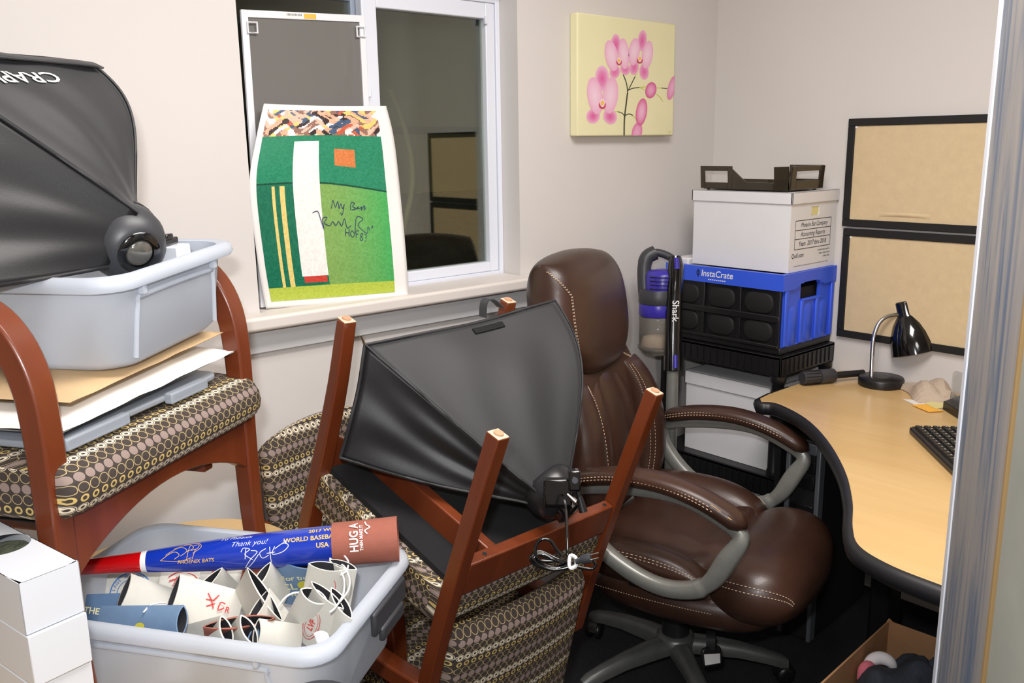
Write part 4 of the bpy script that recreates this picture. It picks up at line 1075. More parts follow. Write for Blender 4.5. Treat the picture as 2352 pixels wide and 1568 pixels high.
obj('handwriting', b, 'ink_black', fbb, True)
b = MB(); textmesh('Quill.com', .020, Mf @ Matrix.Translation((-.085, -.052, 0)), b, .006, shear=.2, sx=.9); obj('lettering', b, 'ink_black', fbb, True)
b = MB()
for i, n_ in enumerate((9, 8, 5)):
    for k in range(n_): stroke(b, [(.108-.0085*k, -.044-.011*i), (.103-.0085*k, -.044-.011*i)], .0045, Mf, 1)
for k in range(30): stroke(b, [(-.105+.007*k, -.085), (-.101+.007*k, -.085)], .003, Mf, 1)
obj('lettering', b, 'ink_grey', fbb, True)
filebox('white lidded box on the lower shelf behind the chair arm', 2.462, 2.72, 1.535, 1.875, .431, .715, .045)
filebox('white box on the bottom shelf of the corner unit', 2.462, 2.72, 1.535, 1.875, .076, .31, .04)
# ------------------------------------------------------------------ smoked letter tray on the file box
ty = thing('letter_tray', 'smoked brown plastic letter tray on top of the file box', 'tray', (2.56, 1.66, 1.3455))
zt_ = 1.349
def bar(mb, a, b_, w, h): return mb
TX0, TX1, TY0, TY1 = 2.470, 2.665, 1.512, 1.842
# floor of the tray with an up-curled back
obj('tray_floor', MB().box((TX0, TY0+.01, zt_), (TX1, TY1-.01, zt_+.004)), 'smoke_plastic', ty, True, bevel=.001)
def endframe(pts_lo, pts_hi, hole, name='end_frame'):
    pass
def wallwin(p0, p1, h0, h1, hl, lean, win=True):
    """upright side with a rectangular window; p0-p1 along the base, heights h0,h1, leaning outwards"""
    p0, p1 = Vector(p0), Vector(p1); d_ = (p1-p0); out = Vector((d_.y, -d_.x, 0)).normalized()*lean
    P = lambda f_, z: p0+d_*f_+Vector((0, 0, z))+out*(z/.08)
    b_ = MB(); th = out.normalized()*.005 if lean else Vector((d_.y, -d_.x, 0)).normalized()*.005
    def q(f0, f1, z0, z1, z0b=None, z1b=None):
        ring = [P(f0, z0), P(f1, z0b if z0b is not None else z0), P(f1, z1b if z1b is not None else z1), P(f0, z1)]
        b_.loft([ring, [p+th for p in ring]])
    if win:
        q(0, .14, .002, h0); q(.86, 1, .002, h1); q(.14, .86, .002, hl); q(.14, .86, h0-.016, h0)
    else: q(0, 1, .002, h0, .002, h1)
    return b_
Z0 = Vector((0, 0, zt_))
obj('tower', wallwin((TX0, TY1, zt_), (TX0, TY1-.125, zt_), .075, .075, .022, .006), 'smoke_plastic', ty, True, bevel=.0015)
obj('tower', wallwin((TX0, TY0, zt_), (TX0+.19, TY0, zt_), .075, .075, .030, .006), 'smoke_plastic', ty, True, bevel=.0015)
obj('side_wall', wallwin((TX0, TY1-.125, zt_), (TX0, TY1-.175, zt_), .065, .026, .02, .004, False), 'smoke_plastic', ty, True)
obj('side_wall', wallwin((TX0, TY1-.175, zt_), (TX0, TY0, zt_), .024, .024, .02, .004, False), 'smoke_plastic', ty, True)
obj('side_wall', wallwin((TX1, TY0, zt_), (TX1, TY0+.125, zt_), .075, .075, .03, .006), 'smoke_plastic', ty, True, bevel=.0015)
obj('side_wall', wallwin((TX1, TY0+.125, zt_), (TX1, TY1, zt_), .026, .026, .02, .004, False), 'smoke_plastic', ty, True)
obj('end_cap', wallwin((TX0, TY0+.05, zt_), (TX0, TY0, zt_), .073, .075, .02, .006, False), 'smoke_plastic', ty, True)
for x, y in ((TX0+.012, TY0+.02), (TX1-.012, TY0+.02), (TX0+.012, TY1-.02), (TX1-.012, TY1-.02)):
    obj('foot', MB().lathe([(.006, 1.3455), (.006, zt_+.001)], 10, Matrix.Translation((x, y, 0))), 'smoke_plastic', ty, True)

# ------------------------------------------------------------------ stick vacuum
VD = 2.88
def vp(x, y, d_=0.0): return DP(x, y, VD+d_)
vb = DP(1530, 1040, VD)
vz = thing('stick_vacuum', 'grey and purple cordless stick vacuum standing beside the shelf', 'vacuum', (vb.x, vb.y, 0))
cupc = vp(1512, 740, .0); VX = Vector((RT.x, RT.y, 0)).normalized(); Vn = Vector((FW.x, FW.y, 0)).normalized()
zc = lambda py: vp(1512, py).z
def pxr(w): return w*VD/FPX
Mv = Matrix.Translation((cupc.x, cupc.y, 0))
obj('dust_cup', MB().lathe([(pxr(40), zc(805)), (pxr(44), zc(800)), (pxr(44), zc(725)), (pxr(40), zc(722))], 28, Mv), 'dust_cup', vz, True, smooth=True)
obj('cup_base', MB().lathe([(pxr(20), zc(817)), (pxr(38), zc(810)), (pxr(46), zc(800)), (pxr(46), zc(795)), (pxr(42), zc(794))], 28, Mv), 'dust_cup', vz, True, smooth=True)
obj('dust', MB().lathe([(pxr(16), zc(800)), (pxr(34), zc(795)), (pxr(30), zc(775)), (pxr(10), zc(768))], 14, Mv), 'napkin', vz, True, smooth=True)
obj('cyclone_band', MB().lathe([(pxr(44), zc(722)), (pxr(45), zc(720)), (pxr(45), zc(695)), (pxr(44), zc(693))], 28, Mv), 'purple', vz, True, smooth=True)
obj('motor_collar', MB().lathe([(pxr(45), zc(693)), (pxr(46), zc(690)), (pxr(46), zc(672)), (pxr(42), zc(660))], 28, Mv), 'charcoal', vz, True, smooth=True)
mp_ = obj('motor', MB().lathe([(pxr(38), zc(676)), (pxr(39), zc(670)), (pxr(39), zc(628)), (pxr(33), zc(618)), (pxr(10), zc(614))], 28, Matrix.Translation((cupc.x+VX.x*.012, cupc.y+VX.y*.012, 0))), 'purple', vz, True, smooth=True)
for k in range(5):
    z = zc(665-9*k); b = MB(); A = [cupc+VX*.012+(-Vn*cos(t_)+VX*sin(t_))*pxr(39.6) for t_ in [radians(-55+12*i) for i in range(8)]]
    obj('vent_slot', MB().tube([Vector((p.x, p.y, z)) for p in A], .0016, 5), 'black_matte', mp_, True)
# housing hood arching from the back of the cup to the handle
HP = [(1483, 690), (1480, 650), (1480, 612), (1487, 590), (1505, 580), (1528, 585), (1546, 596), (1552, 610)]
obj('housing', MB().tube(spline([vp(*p) for p in HP[:5]], 5), [pxr(16)]*12+[pxr(17)]*9, 12), 'charcoal', vz, True, smooth=True)
obj('handle_grip', MB().tube(spline([vp(*p) for p in HP[3:]], 5), pxr(9), 12), 'charcoal', vz, True, smooth=True)
wd = obj('wand', MB().tube([vp(1551, 588, -.075), vp(1552, 610, -.075), vp(1549, 680, -.075), vp(1546, 760, -.075), vp(1545, 850, -.075)], [pxr(13), pxr(18), pxr(18), pxr(19), pxr(20)], 14), 'black_gloss', vz, True, smooth=True)
obj('power_button', MB().tube([vp(1554, 592, -.096), vp(1555, 618, -.098)], pxr(6), 10), 'purple', wd, True, smooth=True)
obj('release_button', MB().tube([vp(1551, 815, -.1), vp(1551, 845, -.101)], pxr(5), 10), 'purple', wd, True, smooth=True)
Mw = frame(vp(1551, 714, -.109), Vector((0, 0, -1)), y=VX); obj('lettering', textmesh('Shark', .030, Mw, None, .01), 'ink_white', wd, True)
obj('trigger', MB().box((-.006, -.008, -.014), (.006, .008, .014), frame(vp(1536, 635, -.02), VX, z=(0, 0, 1))), 'label_white', vz, True, bevel=.003)
obj('cup_latch', MB().box((-.014, -.012, -.014), (.014, .012, .016), frame(vp(1527, 735, -.05), VX, z=(0, 0, 1))), 'grey_plastic', vz, True, bevel=.003)
lo = vp(1545, 850, -.075); obj('tube', MB().lathe([(pxr(13), .05), (pxr(13), lo.z)], 18, Matrix.Translation((lo.x, lo.y, 0))), 'grey_plastic', vz, True, smooth=True)
fh = Matrix.Translation((lo.x, lo.y, 0)) @ Matrix.Rotation(atan2(VX.y, VX.x), 4, 'Z')
obj('floor_head', MB().box((-.12, -.05, .003), (.12, .05, .055), fh), 'black_plastic', vz, True, bevel=.015, seg=3)

# ------------------------------------------------------------------ corner desk
DZ = .74
edge = [(2.235, 1.425), (2.252, 1.378), (2.182, 1.246), (2.054, 1.108), (1.883, .967), (1.725, .864), (1.600, .797), (1.530, .745), (1.497, .665), (1.489, .57)]
ep = [tuple(p[:2]) for p in spline([(x, y, 0) for x, y in edge], 6)]
poly = ep + [(1.487, -.3), (2.740, -.3), (2.740, 1.458), (2.32, 1.455), (2.262, 1.447)]
dk = thing('corner_desk', 'curved maple corner desk with a black rubber edge along the right wall', 'desk', (2.2, .7, 0))
dt = obj('desk_top', MB().prism(poly, DZ-.03, DZ), 'maple_desk', dk, True, bevel=.002)
ed = [Vector((x, y, DZ-.019)) for x, y in [(2.44, 1.458), (2.32, 1.457), (2.262, 1.449)]+ep+[(1.487, .2), (1.487, -.3)]]
obj('edge_band', MB().tube(ed, 1, prof=[(.0185, -.002), (.018, .006), (.012, .014), (0, .018), (-.014, .014), (-.0215, .004), (-.0215, -.002)], upv=(0, 0, 1)), 'rubber_edge', dk, True, smooth=True)
obj('leg_column', MB().box((2.23, .99, 0), (2.31, 1.05, DZ-.03)), 'black_plastic', dk, True, bevel=.01)
obj('leg_column', MB().box((1.60, -.24, 0), (1.68, -.18, DZ-.03)), 'black_plastic', dk, True, bevel=.01)
obj('modesty_panel', MB().box((2.66, -.28, .12), (2.68, 1.30, DZ-.03)), 'black_matte', dk, True)
obj('side_panel', MB().box((2.36, 1.425, .0), (2.68, 1.445, DZ-.03)), 'black_matte', dk, True)
# ------------------------------------------------------------------ desk things
lp = ZP(2023, 884, DZ)
lm = thing('desk_lamp', 'glossy black desk lamp with a steel gooseneck on the desk', 'lamp', (lp.x-.0, lp.y, DZ))
LD = (lp-CAM).dot(FW)
def lpp(x, y, d_=0.0): return DP(x, y, LD+d_)
rb = 49*LD/FPX
obj('base', MB().lathe([(rb, DZ+.0006), (rb*1.01, DZ+.004), (rb*1.01, DZ+.022), (rb*.97, DZ+.027), (rb*.3, DZ+.029), (0, DZ+.029)], 40, Matrix.Translation((lp.x, lp.y, 0))), 'black_plastic', lm, True, smooth=True)
nk = [lpp(2001, 868), lpp(2004, 800), lpp(2009, 765), lpp(2022, 738), lpp(2042, 725), lpp(2064, 722)]
obj('gooseneck', MB().tube(spline(nk, 8), .0062, 12), 'chrome', lm, True, smooth=True)
sa, se = lpp(2076, 690), lpp(2103, 808)
axl = (se-sa).normalized(); Ml = frame(sa, axl.orthogonal(), z=axl); Ls = (se-sa).length
shd = obj('lamp_shade', MB().lathe([(0, 0), (.027, .002), (.029, .006), (.030, Ls*.27), (.037, Ls*.33), (.050, Ls*.45), (.062, Ls*.62), (.070, Ls*.8), (.074, Ls), (.072, Ls), (.068, Ls*.8), (.06, Ls*.62), (.044, Ls*.42), (.0, Ls*.38)], 40, Ml), 'black_gloss', lm, True, smooth=True)
obj('bulb', MB().lathe([(.014, Ls*.4), (.016, Ls*.55), (.026, Ls*.72), (.022, Ls*.84), (0, Ls*.88)], 20, Ml), 'white_paper', shd, True, smooth=True)
obj('switch', MB().tube([sa-axl*.0, sa-axl*.022], .0055, 10), 'chrome', shd, True, smooth=True)
# telescoping black tube with ribbed collar
tA, tB = ZP(1842, 868, DZ+.025), ZP(1983, 856, DZ+.022)
tu = thing('monopod', 'black tube with a ribbed collar lying at the back of the desk', 'tube', tA)
dA = (tB-tA); L_ = dA.length; dA = dA.normalized()
obj('grip', MB().tube([tA, tA+dA*L_*.06, tA+dA*L_*.27, tA+dA*L_*.27, tA+dA*L_*.5, tA+dA*L_*.53], [.020, .022, .020, .023, .023, .016], 18), 'charcoal', tu, True, smooth=True)
obj('tube', MB().tube([tA+dA*L_*.5, tB], .011, 14), 'black_matte', tu, True, smooth=True)
for k in range(12):
    a = 2*pi*k/12; o_ = dA.orthogonal().normalized(); q = (o_*cos(a)+dA.cross(o_)*sin(a))*.0215
    obj('rib', MB().tube([tA+dA*.006+q, tA+dA*L_*.25+q], .0016, 4), 'black_matte', tu, True)
# crumpled napkins
def crumple(name, label, cat, ctr, L, Wd, H, ang, seed, m):
    rn_ = random.Random(seed); ph = [rn_.uniform(0, 6.3) for _ in range(8)]
    M_ = Matrix.Translation(ctr) @ Matrix.Rotation(ang, 4, 'Z')
    def fn(u, v):
        x, y = (u-.5)*L, (v-.5)*Wd; e = (1-abs(2*u-1)**3)*(1-abs(2*v-1)**3)
        z = H*e**.7*(.30+.45*abs(sin(4.5*u+2*v+ph[0]))+.35*abs(sin(7*v-3*u+ph[1])))
        return M_ @ Vector((x+.012*sin(6*v+ph[2]), y+.012*sin(5*u+ph[3]), z+.002))
    return tag(obj(name, MB().grid(fn, 11, 9), m, None, True, solid=.0015), label, cat)
np0 = ZP(2165, 908, DZ); crumple('napkin', 'crumpled brown paper napkins beside the lamp against the wall', 'napkin', np0-Vector((.03, -.02, 0)), .17, .13, .05, .9, 4, 'napkin')
def sheet(name, label, cat, pts, z, m, t_=.0012): 
    P = [ZP(x, y, z) for x, y in pts]; return tag(obj(name, MB().loft([[Vector((p.x, p.y, z)) for p in P], [Vector((p.x, p.y, z+t_)) for p in P]]), m, None, True), label, cat)
sheet('note_sheet', 'white paper slip under the sticky notes', 'paper', ((2074, 917), (2135, 921), (2170, 938), (2135, 946)), DZ+.0008, 'white_paper')
sheet('sticky_note', 'orange sticky note on the desk', 'note', ((2094, 930), (2124, 928), (2168, 944), (2133, 946)), DZ+.0026, 'orange_label')
sheet('sticky_note', 'pale yellow sticky note by the napkin', 'note', ((2124, 926), (2160, 919), (2192, 932), (2150, 939)), DZ+.0044, 'paper_cream')
# black monitor foot with a clear acrylic upright
q0, q1, q2 = ZP(2165, 940, DZ), ZP(2212, 965, DZ), ZP(2250, 935, DZ)
sb_ = thing('card_stand', 'black block stand with a clear acrylic upright on the desk', 'stand', q0)
P = [q0, ZP(2215, 972, DZ), ZP(2260, 950, DZ), ZP(2215, 922, DZ)]
obj('block', MB().loft([[Vector((p.x, p.y, DZ+.001)) for p in P], [Vector((p.x, p.y, DZ+.025)) for p in P]]), 'black_plastic', sb_, True, bevel=.002)
a_, b_ = P[0].lerp(P[3], .35)+Vector((0, 0, .0245)), P[1].lerp(P[2], .6)+Vector((0, 0, .0245))
dv = (b_-a_).normalized(); Ma = frame(a_+dv*.0, dv, y=(0, 0, 1))
obj('acrylic_sheet', MB().prism([(0, 0), (.12, 0), (.12, .085), (.012, .085), (.004, .081), (0, .072)], 0, .003, Ma), 'acrylic', sb_, True)
# keyboard
kA, kB, kC = ZP(2085, 982, DZ+.012), ZP(2150, 967, DZ+.012), ZP(2198, 1092, DZ+.012)
kx = (kC-kA); kx.z = 0; kx.normalize(); ky = Vector((-kx.y, kx.x, 0)); ky = ky if ky.dot(kB-kA) > 0 else -ky
kb = thing('keyboard', 'black computer keyboard half hidden behind the door edge', 'keyboard', kA)
Mk = frame(Vector((kA.x, kA.y, DZ+.001)), kx, y=ky)
if (Mk.to_3x3() @ Vector((0, 0, 1))).z < 0: Mk = Mk @ Matrix.Diagonal((1, 1, -1, 1))
LK, WK = .44, .155
obj('case', MB().prism([(0, .01), (.012, 0), (LK, 0), (LK, WK), (.012, WK), (0, WK-.01)], 0, .016, Mk), 'black_plastic', kb, True, bevel=.004)
KEY = MB().loft([[Vector((a*.0088, bb*.0092, .0155)) for a, bb in ((-1, -1), (1, -1), (1, 1), (-1, 1))], [Vector((a*.0066, bb*.0072, .0225)) for a, bb in ((-1, -1), (1, -1), (1, 1), (-1, 1))]])
MARK = MB().add([(-.0035, .001, .0227), (-.0008, .001, .0227), (-.0008, .0045, .0227), (-.0035, .0045, .0227)], [(0, 1, 2, 3)])
kproto = mproto = None
inv = MW[kb.name].inverted()
for r_ in range(6):
    for c_ in range(21):
        x, y = .020+c_*.0202, WK-.022-r_*.0222
        if kproto is None:
            kproto = obj('key', KEY, 'key_cap', kb); mproto = obj('key_mark', MARK, 'ink_white', kproto); o_ = kproto
        else: o_ = copy_tree(kproto, kb)
        o_.matrix_local = inv @ Mk @ Matrix.Translation((x, y, 0))
# computer tower under the desk
c0 = ZP(1880, 1150, .42); 
A_, B_ = DP(1812, 1010, 2.62), DP(1884, 1055, 2.56)
d_ = B_-A_; d_.z = 0; d_.normalize(); nrm_ = Vector((d_.y, -d_.x, 0)); nrm_ = nrm_ if nrm_.dot(-FW) > 0 else -nrm_
pc = thing('computer_tower', 'black computer tower with silver side rails under the desk', 'computer', (A_.x, A_.y, 0))
Mc = frame(Vector((A_.x, A_.y, 0)), d_, z=(0, 0, 1)); zt2 = A_.z
wdt = (Vector((B_.x, B_.y, 0))-Vector((A_.x, A_.y, 0))).length
sgn_ = 1 if (Mc.to_3x3() @ Vector((0, 1, 0))).dot(FW) > 0 else -1
def pcb(x0, x1, y0, y1, z0, z1): 
    ya, yb = sorted((sgn_*y0, sgn_*y1)); return MB().box((x0, ya, z0), (x1, yb, z1), Mc)
obj('case', pcb(0, wdt, .006, .40, .012, zt2), 'black_matte', pc, True, bevel=.003)
obj('side_rail', pcb(-.004, .010, -.004, .03, .012, zt2+.004), 'pc_silver', pc, True, bevel=.003)
obj('side_rail', pcb(wdt-.010, wdt+.004, -.004, .03, .012, zt2+.004), 'pc_silver', pc, True, bevel=.003)
obj('top_trim', pcb(.010, wdt-.010, -.003, .03, zt2-.03, zt2+.004), 'pc_silver', pc, True, bevel=.003)
for z in (zt2-.09, zt2-.14, zt2-.23): obj('drive_bay', pcb(.014, wdt-.014, .0, .01, z, z+.04), 'black_plastic', pc, True, bevel=.002)
for x in (.02, wdt-.02): obj('foot', pcb(x-.012, x+.012, .02, .05, 0, .013), 'black_plastic', pc, True)
# ------------------------------------------------------------------ open tub on the table
UX = Vector((.566, -.824, 0)).normalized()
Mu = frame(Vector((.512, 1.306, TZ+.0005)), UX, z=(0, 0, 1))
TBH = .158
tub = make_bin('storage_tub', 'open frosted tub full of drink sleeves on the table', Mu, .505, .325, TBH, .03, .013)
obj('latch_handle', MB().box((.262, -.02, .100), (.272, .11, .140), None).box((.266, .0, .082), (.276, .09, .106), None), 'charcoal', tub, bevel=.004)
obj('hinge_pin', MB().lathe([(.004, -.001), (.004, .004), (0, .004)], 10, Matrix.Translation((.245, .12, TBH+.002))), 'ink_navy', tub)
RIM = TZ+TBH
# ------------------------------------------------------------------ souvenir bat
BH, BB = ZP(150, 1306, .842), ZP(898, 1238, .856)
axb = (BB-BH).normalized(); LB = (BB-BH).length
nb = (CAM-(BH+BB)/2); nb = (nb-axb*nb.dot(axb)).normalized(); ub = axb.cross(nb); ub = ub if ub.z > 0 else -ub
def fpx(px):            # length along the bat at which it crosses a pixel column
    lo_, hi_ = -.5, 1.5
    for _ in range(40):
        m_ = (lo_+hi_)/2; q = BH+axb*LB*m_-CAM
        if CX+FPX*q.dot(RT)/q.dot(FW) < px: lo_ = m_
        else: hi_ = m_
    return lo_*LB
BS = [(-.30, .018), (-.285, .019), (-.27, .0125), (-.20, .0105), (-.05, .0108), (fpx(190), .0122), (fpx(330), .0170), (fpx(430), .0228), (fpx(520), .0268), (fpx(640), .0302), (fpx(760), .0322), (LB-.004, .0328), (LB+.006, .030), (LB+.010, .020), (LB+.006, .0)]
def brad(s_):
    for (a, ra), (c_, rc) in zip(BS, BS[1:]):
        if a <= s_ <= c_: return ra+(rc-ra)*(s_-a)/(c_-a)
    return .03
bat = thing('baseball_bat', 'signed blue baseball bat with a red handle lying across the tub', 'bat', BH+axb*LB*.5-Vector((0, 0, .03)))
Mbat = frame(BH, nb, y=ub)                       # z along the bat
if (Mbat.to_3x3() @ Vector((0, 0, 1))).dot(axb) < 0: Mbat = frame(BH, ub, y=nb)
def seg(s0, s1, m, name, capz=True):
    xs_ = [s0]+[s for s, _ in BS if s0 < s < s1]+[s1]
    pr_ = []
    for a, c_ in zip(xs_, xs_[1:]):
        for k in range(4): pr_.append(a+(c_-a)*k/4)
    pr_.append(s1)
    return obj(name, MB().lathe([(brad(s), s) for s in pr_], 32, Mbat), m, bat, True, smooth=True)
s1_, s2_ = fpx(328), fpx(341)
obj('knob', MB().lathe([(.004, -.304)]+[(r, q) for q, r in BS[:3]], 24, Mbat), 'bat_red', bat, True, smooth=True)
seg(-.27, s1_, 'bat_red', 'handle'); seg(s1_, s2_, 'bat_white', 'ring')
brl = obj('barrel', MB().lathe([(brad(s2_+(LB-.004-s2_)*k/30), s2_+(LB-.004-s2_)*k/30) for k in range(31)]+[(.030, LB+.006), (.020, LB+.010), (0, LB+.006)], 36, Mbat), 'bat_blue', bat, True, smooth=True)
def onbat(mb, s0, ang, extra=.0006):
    """wrap a flat (x along, y up) mesh round the bat"""
    out = []
    for p in mb.v:
        s_ = s0+p.x; r = brad(s_)+extra; a = ang+p.y/r
        out.append(BH+axb*s_+(nb*cos(a)+ub*sin(a))*r)
    mb.v = out; return mb
I4 = Matrix.Identity(4)
b = textmesh('WORLD BASEBALL', .0108, I4, None, .02, 'LEFT'); obj('lettering', onbat(b, fpx(658), .42), 'ink_gold', brl, True)
b = textmesh('2017 WE', .0105, I4, None, .02, 'LEFT'); obj('lettering', onbat(b, fpx(714), .86), 'ink_gold', brl, True)
b = textmesh('USA', .0112, I4, None, .02, 'LEFT'); obj('lettering', onbat(b, fpx(731), .02), 'ink_gold', brl, True)
b = textmesh('PHOENIX BATS', .0085, I4, None, .01, 'LEFT', .2); obj('lettering', onbat(b, fpx(415), -.28), 'ink_gold', brl, True)
b = MB()
for pts in ([(-.03, -.004), (-.01, .008), (0, .002), (-.008, -.004)], [(-.022, .004), (0, .016), (.012, .008), (.002, .0)], [(-.01, .014), (.012, .021), (.022, .012), (.01, .006)], [(.006, .022), (.028, .022), (.034, .012), (.022, .003)], [(.02, .016), (.03, .018), (.028, .010), (.018, .008)], [(.016, .018), (.012, -.006)], [(.026, .010), (.021, -.006)], [(-.03, -.004), (.0, -.008), (.02, -.004)]):
    stroke(b, pts, .0009, I4)
obj('logo', onbat(b, fpx(420), .15), 'ink_gold', brl, True)
b = MB()
textmesh('To Phoenix', .011, I4 @ Matrix.Translation((-.03, .024, 0)), b, -.012, 'LEFT', .4); textmesh('Thank you!', .013, I4 @ Matrix.Translation((-.012, .010, 0)), b, -.012, 'LEFT', .4); textmesh('26', .007, I4 @ Matrix.Translation((.072, .006, 0)), b, .0, 'LEFT', .3)
for pts in ([(.006, -.004), (.010, .002), (.020, -.001), (.012, -.008), (.024, -.018)], [(.012, -.016), (.014, .001)], [(.022, -.003), (.032, -.006), (.02, -.018), (.01, -.034), (.018, -.03), (.034, -.010)], [(.046, -.002), (.036, -.008), (.04, -.017), (.05, -.013)], [(.052, .0), (.053, -.026)], [(.047, -.010), (.06, -.009)], [(.06, .0), (.056, -.012), (.072, -.010), (.082, -.001), (.074, .004), (.06, -.004)]):
    stroke(b, pts, .0011, I4)
obj('handwriting', onbat(b, fpx(553), .18), 'ink_white', brl, True)

# ------------------------------------------------------------------ drink sleeves
KG = 'foam drink sleeves in the tub'
def sleeve_mesh(O, ax_, wd_, nr_, L, Wd, gap, t_=.0026, wav=0.0):
    n = 22
    def ring(f_, ins=0.0):
        g = max(.0034, .0034+(gap-.0034)*f_**1.4)-ins*.9; w_ = Wd/2-ins
        g = max(g, .0006)
        return [O+ax_*(L*f_)+wd_*(w_*cos(2*pi*k/n))+nr_*(g*math.copysign(abs(sin(2*pi*k/n))**1.6, sin(2*pi*k/n))+wav*sin(f_*3+1)) for k in range(n)]
    fr = [k/8 for k in range(9)]
    out = MB().loft([ring(f_) for f_ in fr]+[ring(1, t_)], True, True, False)
    inn = MB().loft([ring(1, t_)]+[ring(f_, t_+.0004) for f_ in (.96, .8, .55, .3)], True, False, True)
    return out, inn
def sleeve(label, pc, zc_, po, zo_, Wd, gap, m='neoprene_white', roll=0.0, Lx=None, flat=False):
    if zc_ > .74 and not flat: zc_, zo_, gap = zc_-.016, zo_+.018, gap*.95
    a, c_ = ZP(*pc, zc_), ZP(*po, zo_); ax_ = (c_-a).normalized(); L = Lx or (c_-a).length
    if Lx: a = c_-ax_*Lx
    nr_ = CAM-a; nr_ = (nr_-ax_*nr_.dot(ax_)).normalized(); wd_ = ax_.cross(nr_)
    R_ = Matrix.Rotation(roll, 3, ax_); nr_ = R_ @ nr_; wd_ = R_ @ wd_
    if nr_.dot(CAM-a) < 0: nr_, wd_ = -nr_, -wd_
    t_ = thing('drink_sleeve', label, 'drink sleeve', a, None, KG)
    o_, i_ = sleeve_mesh(a, ax_, wd_, nr_, L, Wd, gap)
    sl = obj('sleeve', o_, m, t_, True, smooth=True); obj('lining', i_, 'neoprene_lining', t_, True, smooth=True)
    surf_ = lambda f_, w_: a+ax_*L*f_+wd_*w_+nr_*(.0042+(gap-.0034)*f_**1.4*sqrt(max(0, 1-(2*w_/Wd)**2)))
    return t_, sl, surf_, (a, ax_, wd_, nr_, L)
def printplane(info, f_, w_, up, right, gap):
    a, ax_, wd_, nr_, L = info
    o = a+ax_*L*f_+wd_*w_+nr_*(.005+(gap-.0034)*f_**1.4)
    R_ = right-nr_*right.dot(nr_); R_.normalize(); U_ = up-nr_*up.dot(nr_)-R_*up.dot(R_); U_.normalize()
    return frame(o, R_, y=U_)
def label_print(info, f_, w_, gap, fn, m, parent, rot=0.0):
    M_ = printplane(info, f_, w_, UP, RT, gap)
    if (M_.to_3x3() @ Vector((0, 0, 1))).dot(info[3]) < 0: M_ = M_ @ Matrix.Diagonal((1, 1, -1, 1))
    M_ = M_ @ Matrix.Rotation(rot, 4, 'Z'); b_ = MB(); fn(b_, M_); obj('print', b_, m, parent, True)
def arctext(mb, M_, txt, r, size, a0, a1, sx=1.0):
    n = len(txt)
    for k, ch_ in enumerate(txt):
        if ch_ == ' ': continue
        a = radians(a0+(a1-a0)*k/max(1, n-1)); textmesh(ch_, size, M_ @ Matrix.Translation((r*cos(a), r*sin(a), 0)) @ Matrix.Rotation(a-pi/2, 4, 'Z'), mb, .01)
# back row, lying face up
t_, sl, _, inf = sleeve('white foam sleeve with a round blue team logo, leftmost under the bat', (368, 1360), .755, (216, 1352), .765, .088, .006, flat=True)
def pr1(mb, M_):
    ringmesh(mb, M_, 0, 0, .036, .036, .0022); ringmesh(mb, M_, 0, 0, .024, .024, .0012); arctext(mb, M_, 'LAGE DIAMONDS', .030, .0075, 170, 30)
    stroke(mb, [(-.008, -.012), (-.004, .008), (.008, .012), (.006, .002), (-.002, -.002), (.008, -.012)], .006, M_)
label_print(inf, .42, -.004, .006, pr1, 'ink_blue', sl)
t_, sl, _, inf = sleeve('white foam sleeve with a red line drawing beside the blue logo sleeve', (418, 1385), .762, (430, 1312), .785, .084, .008, flat=True)
def pr2(mb, M_):
    stroke(mb, [(-.03, .004), (-.02, .018), (0, .022), (.014, .016), (.018, .0), (.014, -.014)], .0018, M_); stroke(mb, [(-.026, -.004), (-.014, .006)], .003, M_); stroke(mb, [(.004, .012), (.012, .002), (.006, -.006), (.018, -.012)], .0026, M_)
    for k in range(5): stroke(mb, [(-.018, -.012+.005*k), (-.010, -.011+.005*k)], .0022, M_, 1); stroke(mb, [(-.004, -.010+.005*k), (.003, -.011+.005*k)], .0022, M_, 1)
label_print(inf, .55, 0, .008, pr2, 'ink_red', sl)
t_, sl, _, inf = sleeve('white foam sleeve with a red gothic letter under the bat middle', (508, 1380), .768, (522, 1302), .795, .084, .008, flat=True)
def pr3(mb, M_): textmesh('D', .034, M_ @ Matrix.Translation((-.012, .006, 0)), mb, .05); ringmesh(mb, M_, .016, .004, .026, .026, .0014)
label_print(inf, .62, 0, .008, pr3, 'ink_red', sl)
sleeve('brown foam sleeve lying flat under the bat between white and blue sleeves', (598, 1360), .775, (612, 1296), .80, .074, .008, 'neoprene_brown', flat=True)
t_, sl, _, inf = sleeve('blue foam sleeve reading FOR THE, standing open under the bat barrel', (672, 1385), .755, (694, 1292), .815, .084, .013, 'neoprene_blue')
def pr5(mb, M_): textmesh('For the', .016, M_ @ Matrix.Translation((.0, .014, 0)), mb, .02); textmesh('CL', .022, M_ @ Matrix.Translation((-.016, -.007, 0)), mb, .02); textmesh('N THE', .012, M_ @ Matrix.Translation((.0, -.027, 0)), mb, .02)
label_print(inf, .60, 0, .0124, pr5, 'ink_cream', sl, .12)
def pr5b(mb, M_): mb.add([M_ @ Vector((.010+.0105*cos(2*pi*k/24), -.005+.0105*sin(2*pi*k/24), 0)) for k in range(24)], [tuple(range(24))])
label_print(inf, .60, 0, .0124, pr5b, 'ink_yellow', sl, .12)
t_, sl, _, inf = sleeve('blue foam sleeve reading THE GAME at the left side of the tub', (196, 1402), .79, (292, 1398), .79, .05, .006, 'neoprene_dkblue', flat=True)
def pr6(mb, M_): textmesh('THE GAME', .0135, M_ @ Matrix.Translation((0, -.004, 0)), mb, .02)
label_print(inf, .5, 0, .006, pr6, 'ink_cream', sl, -.12)
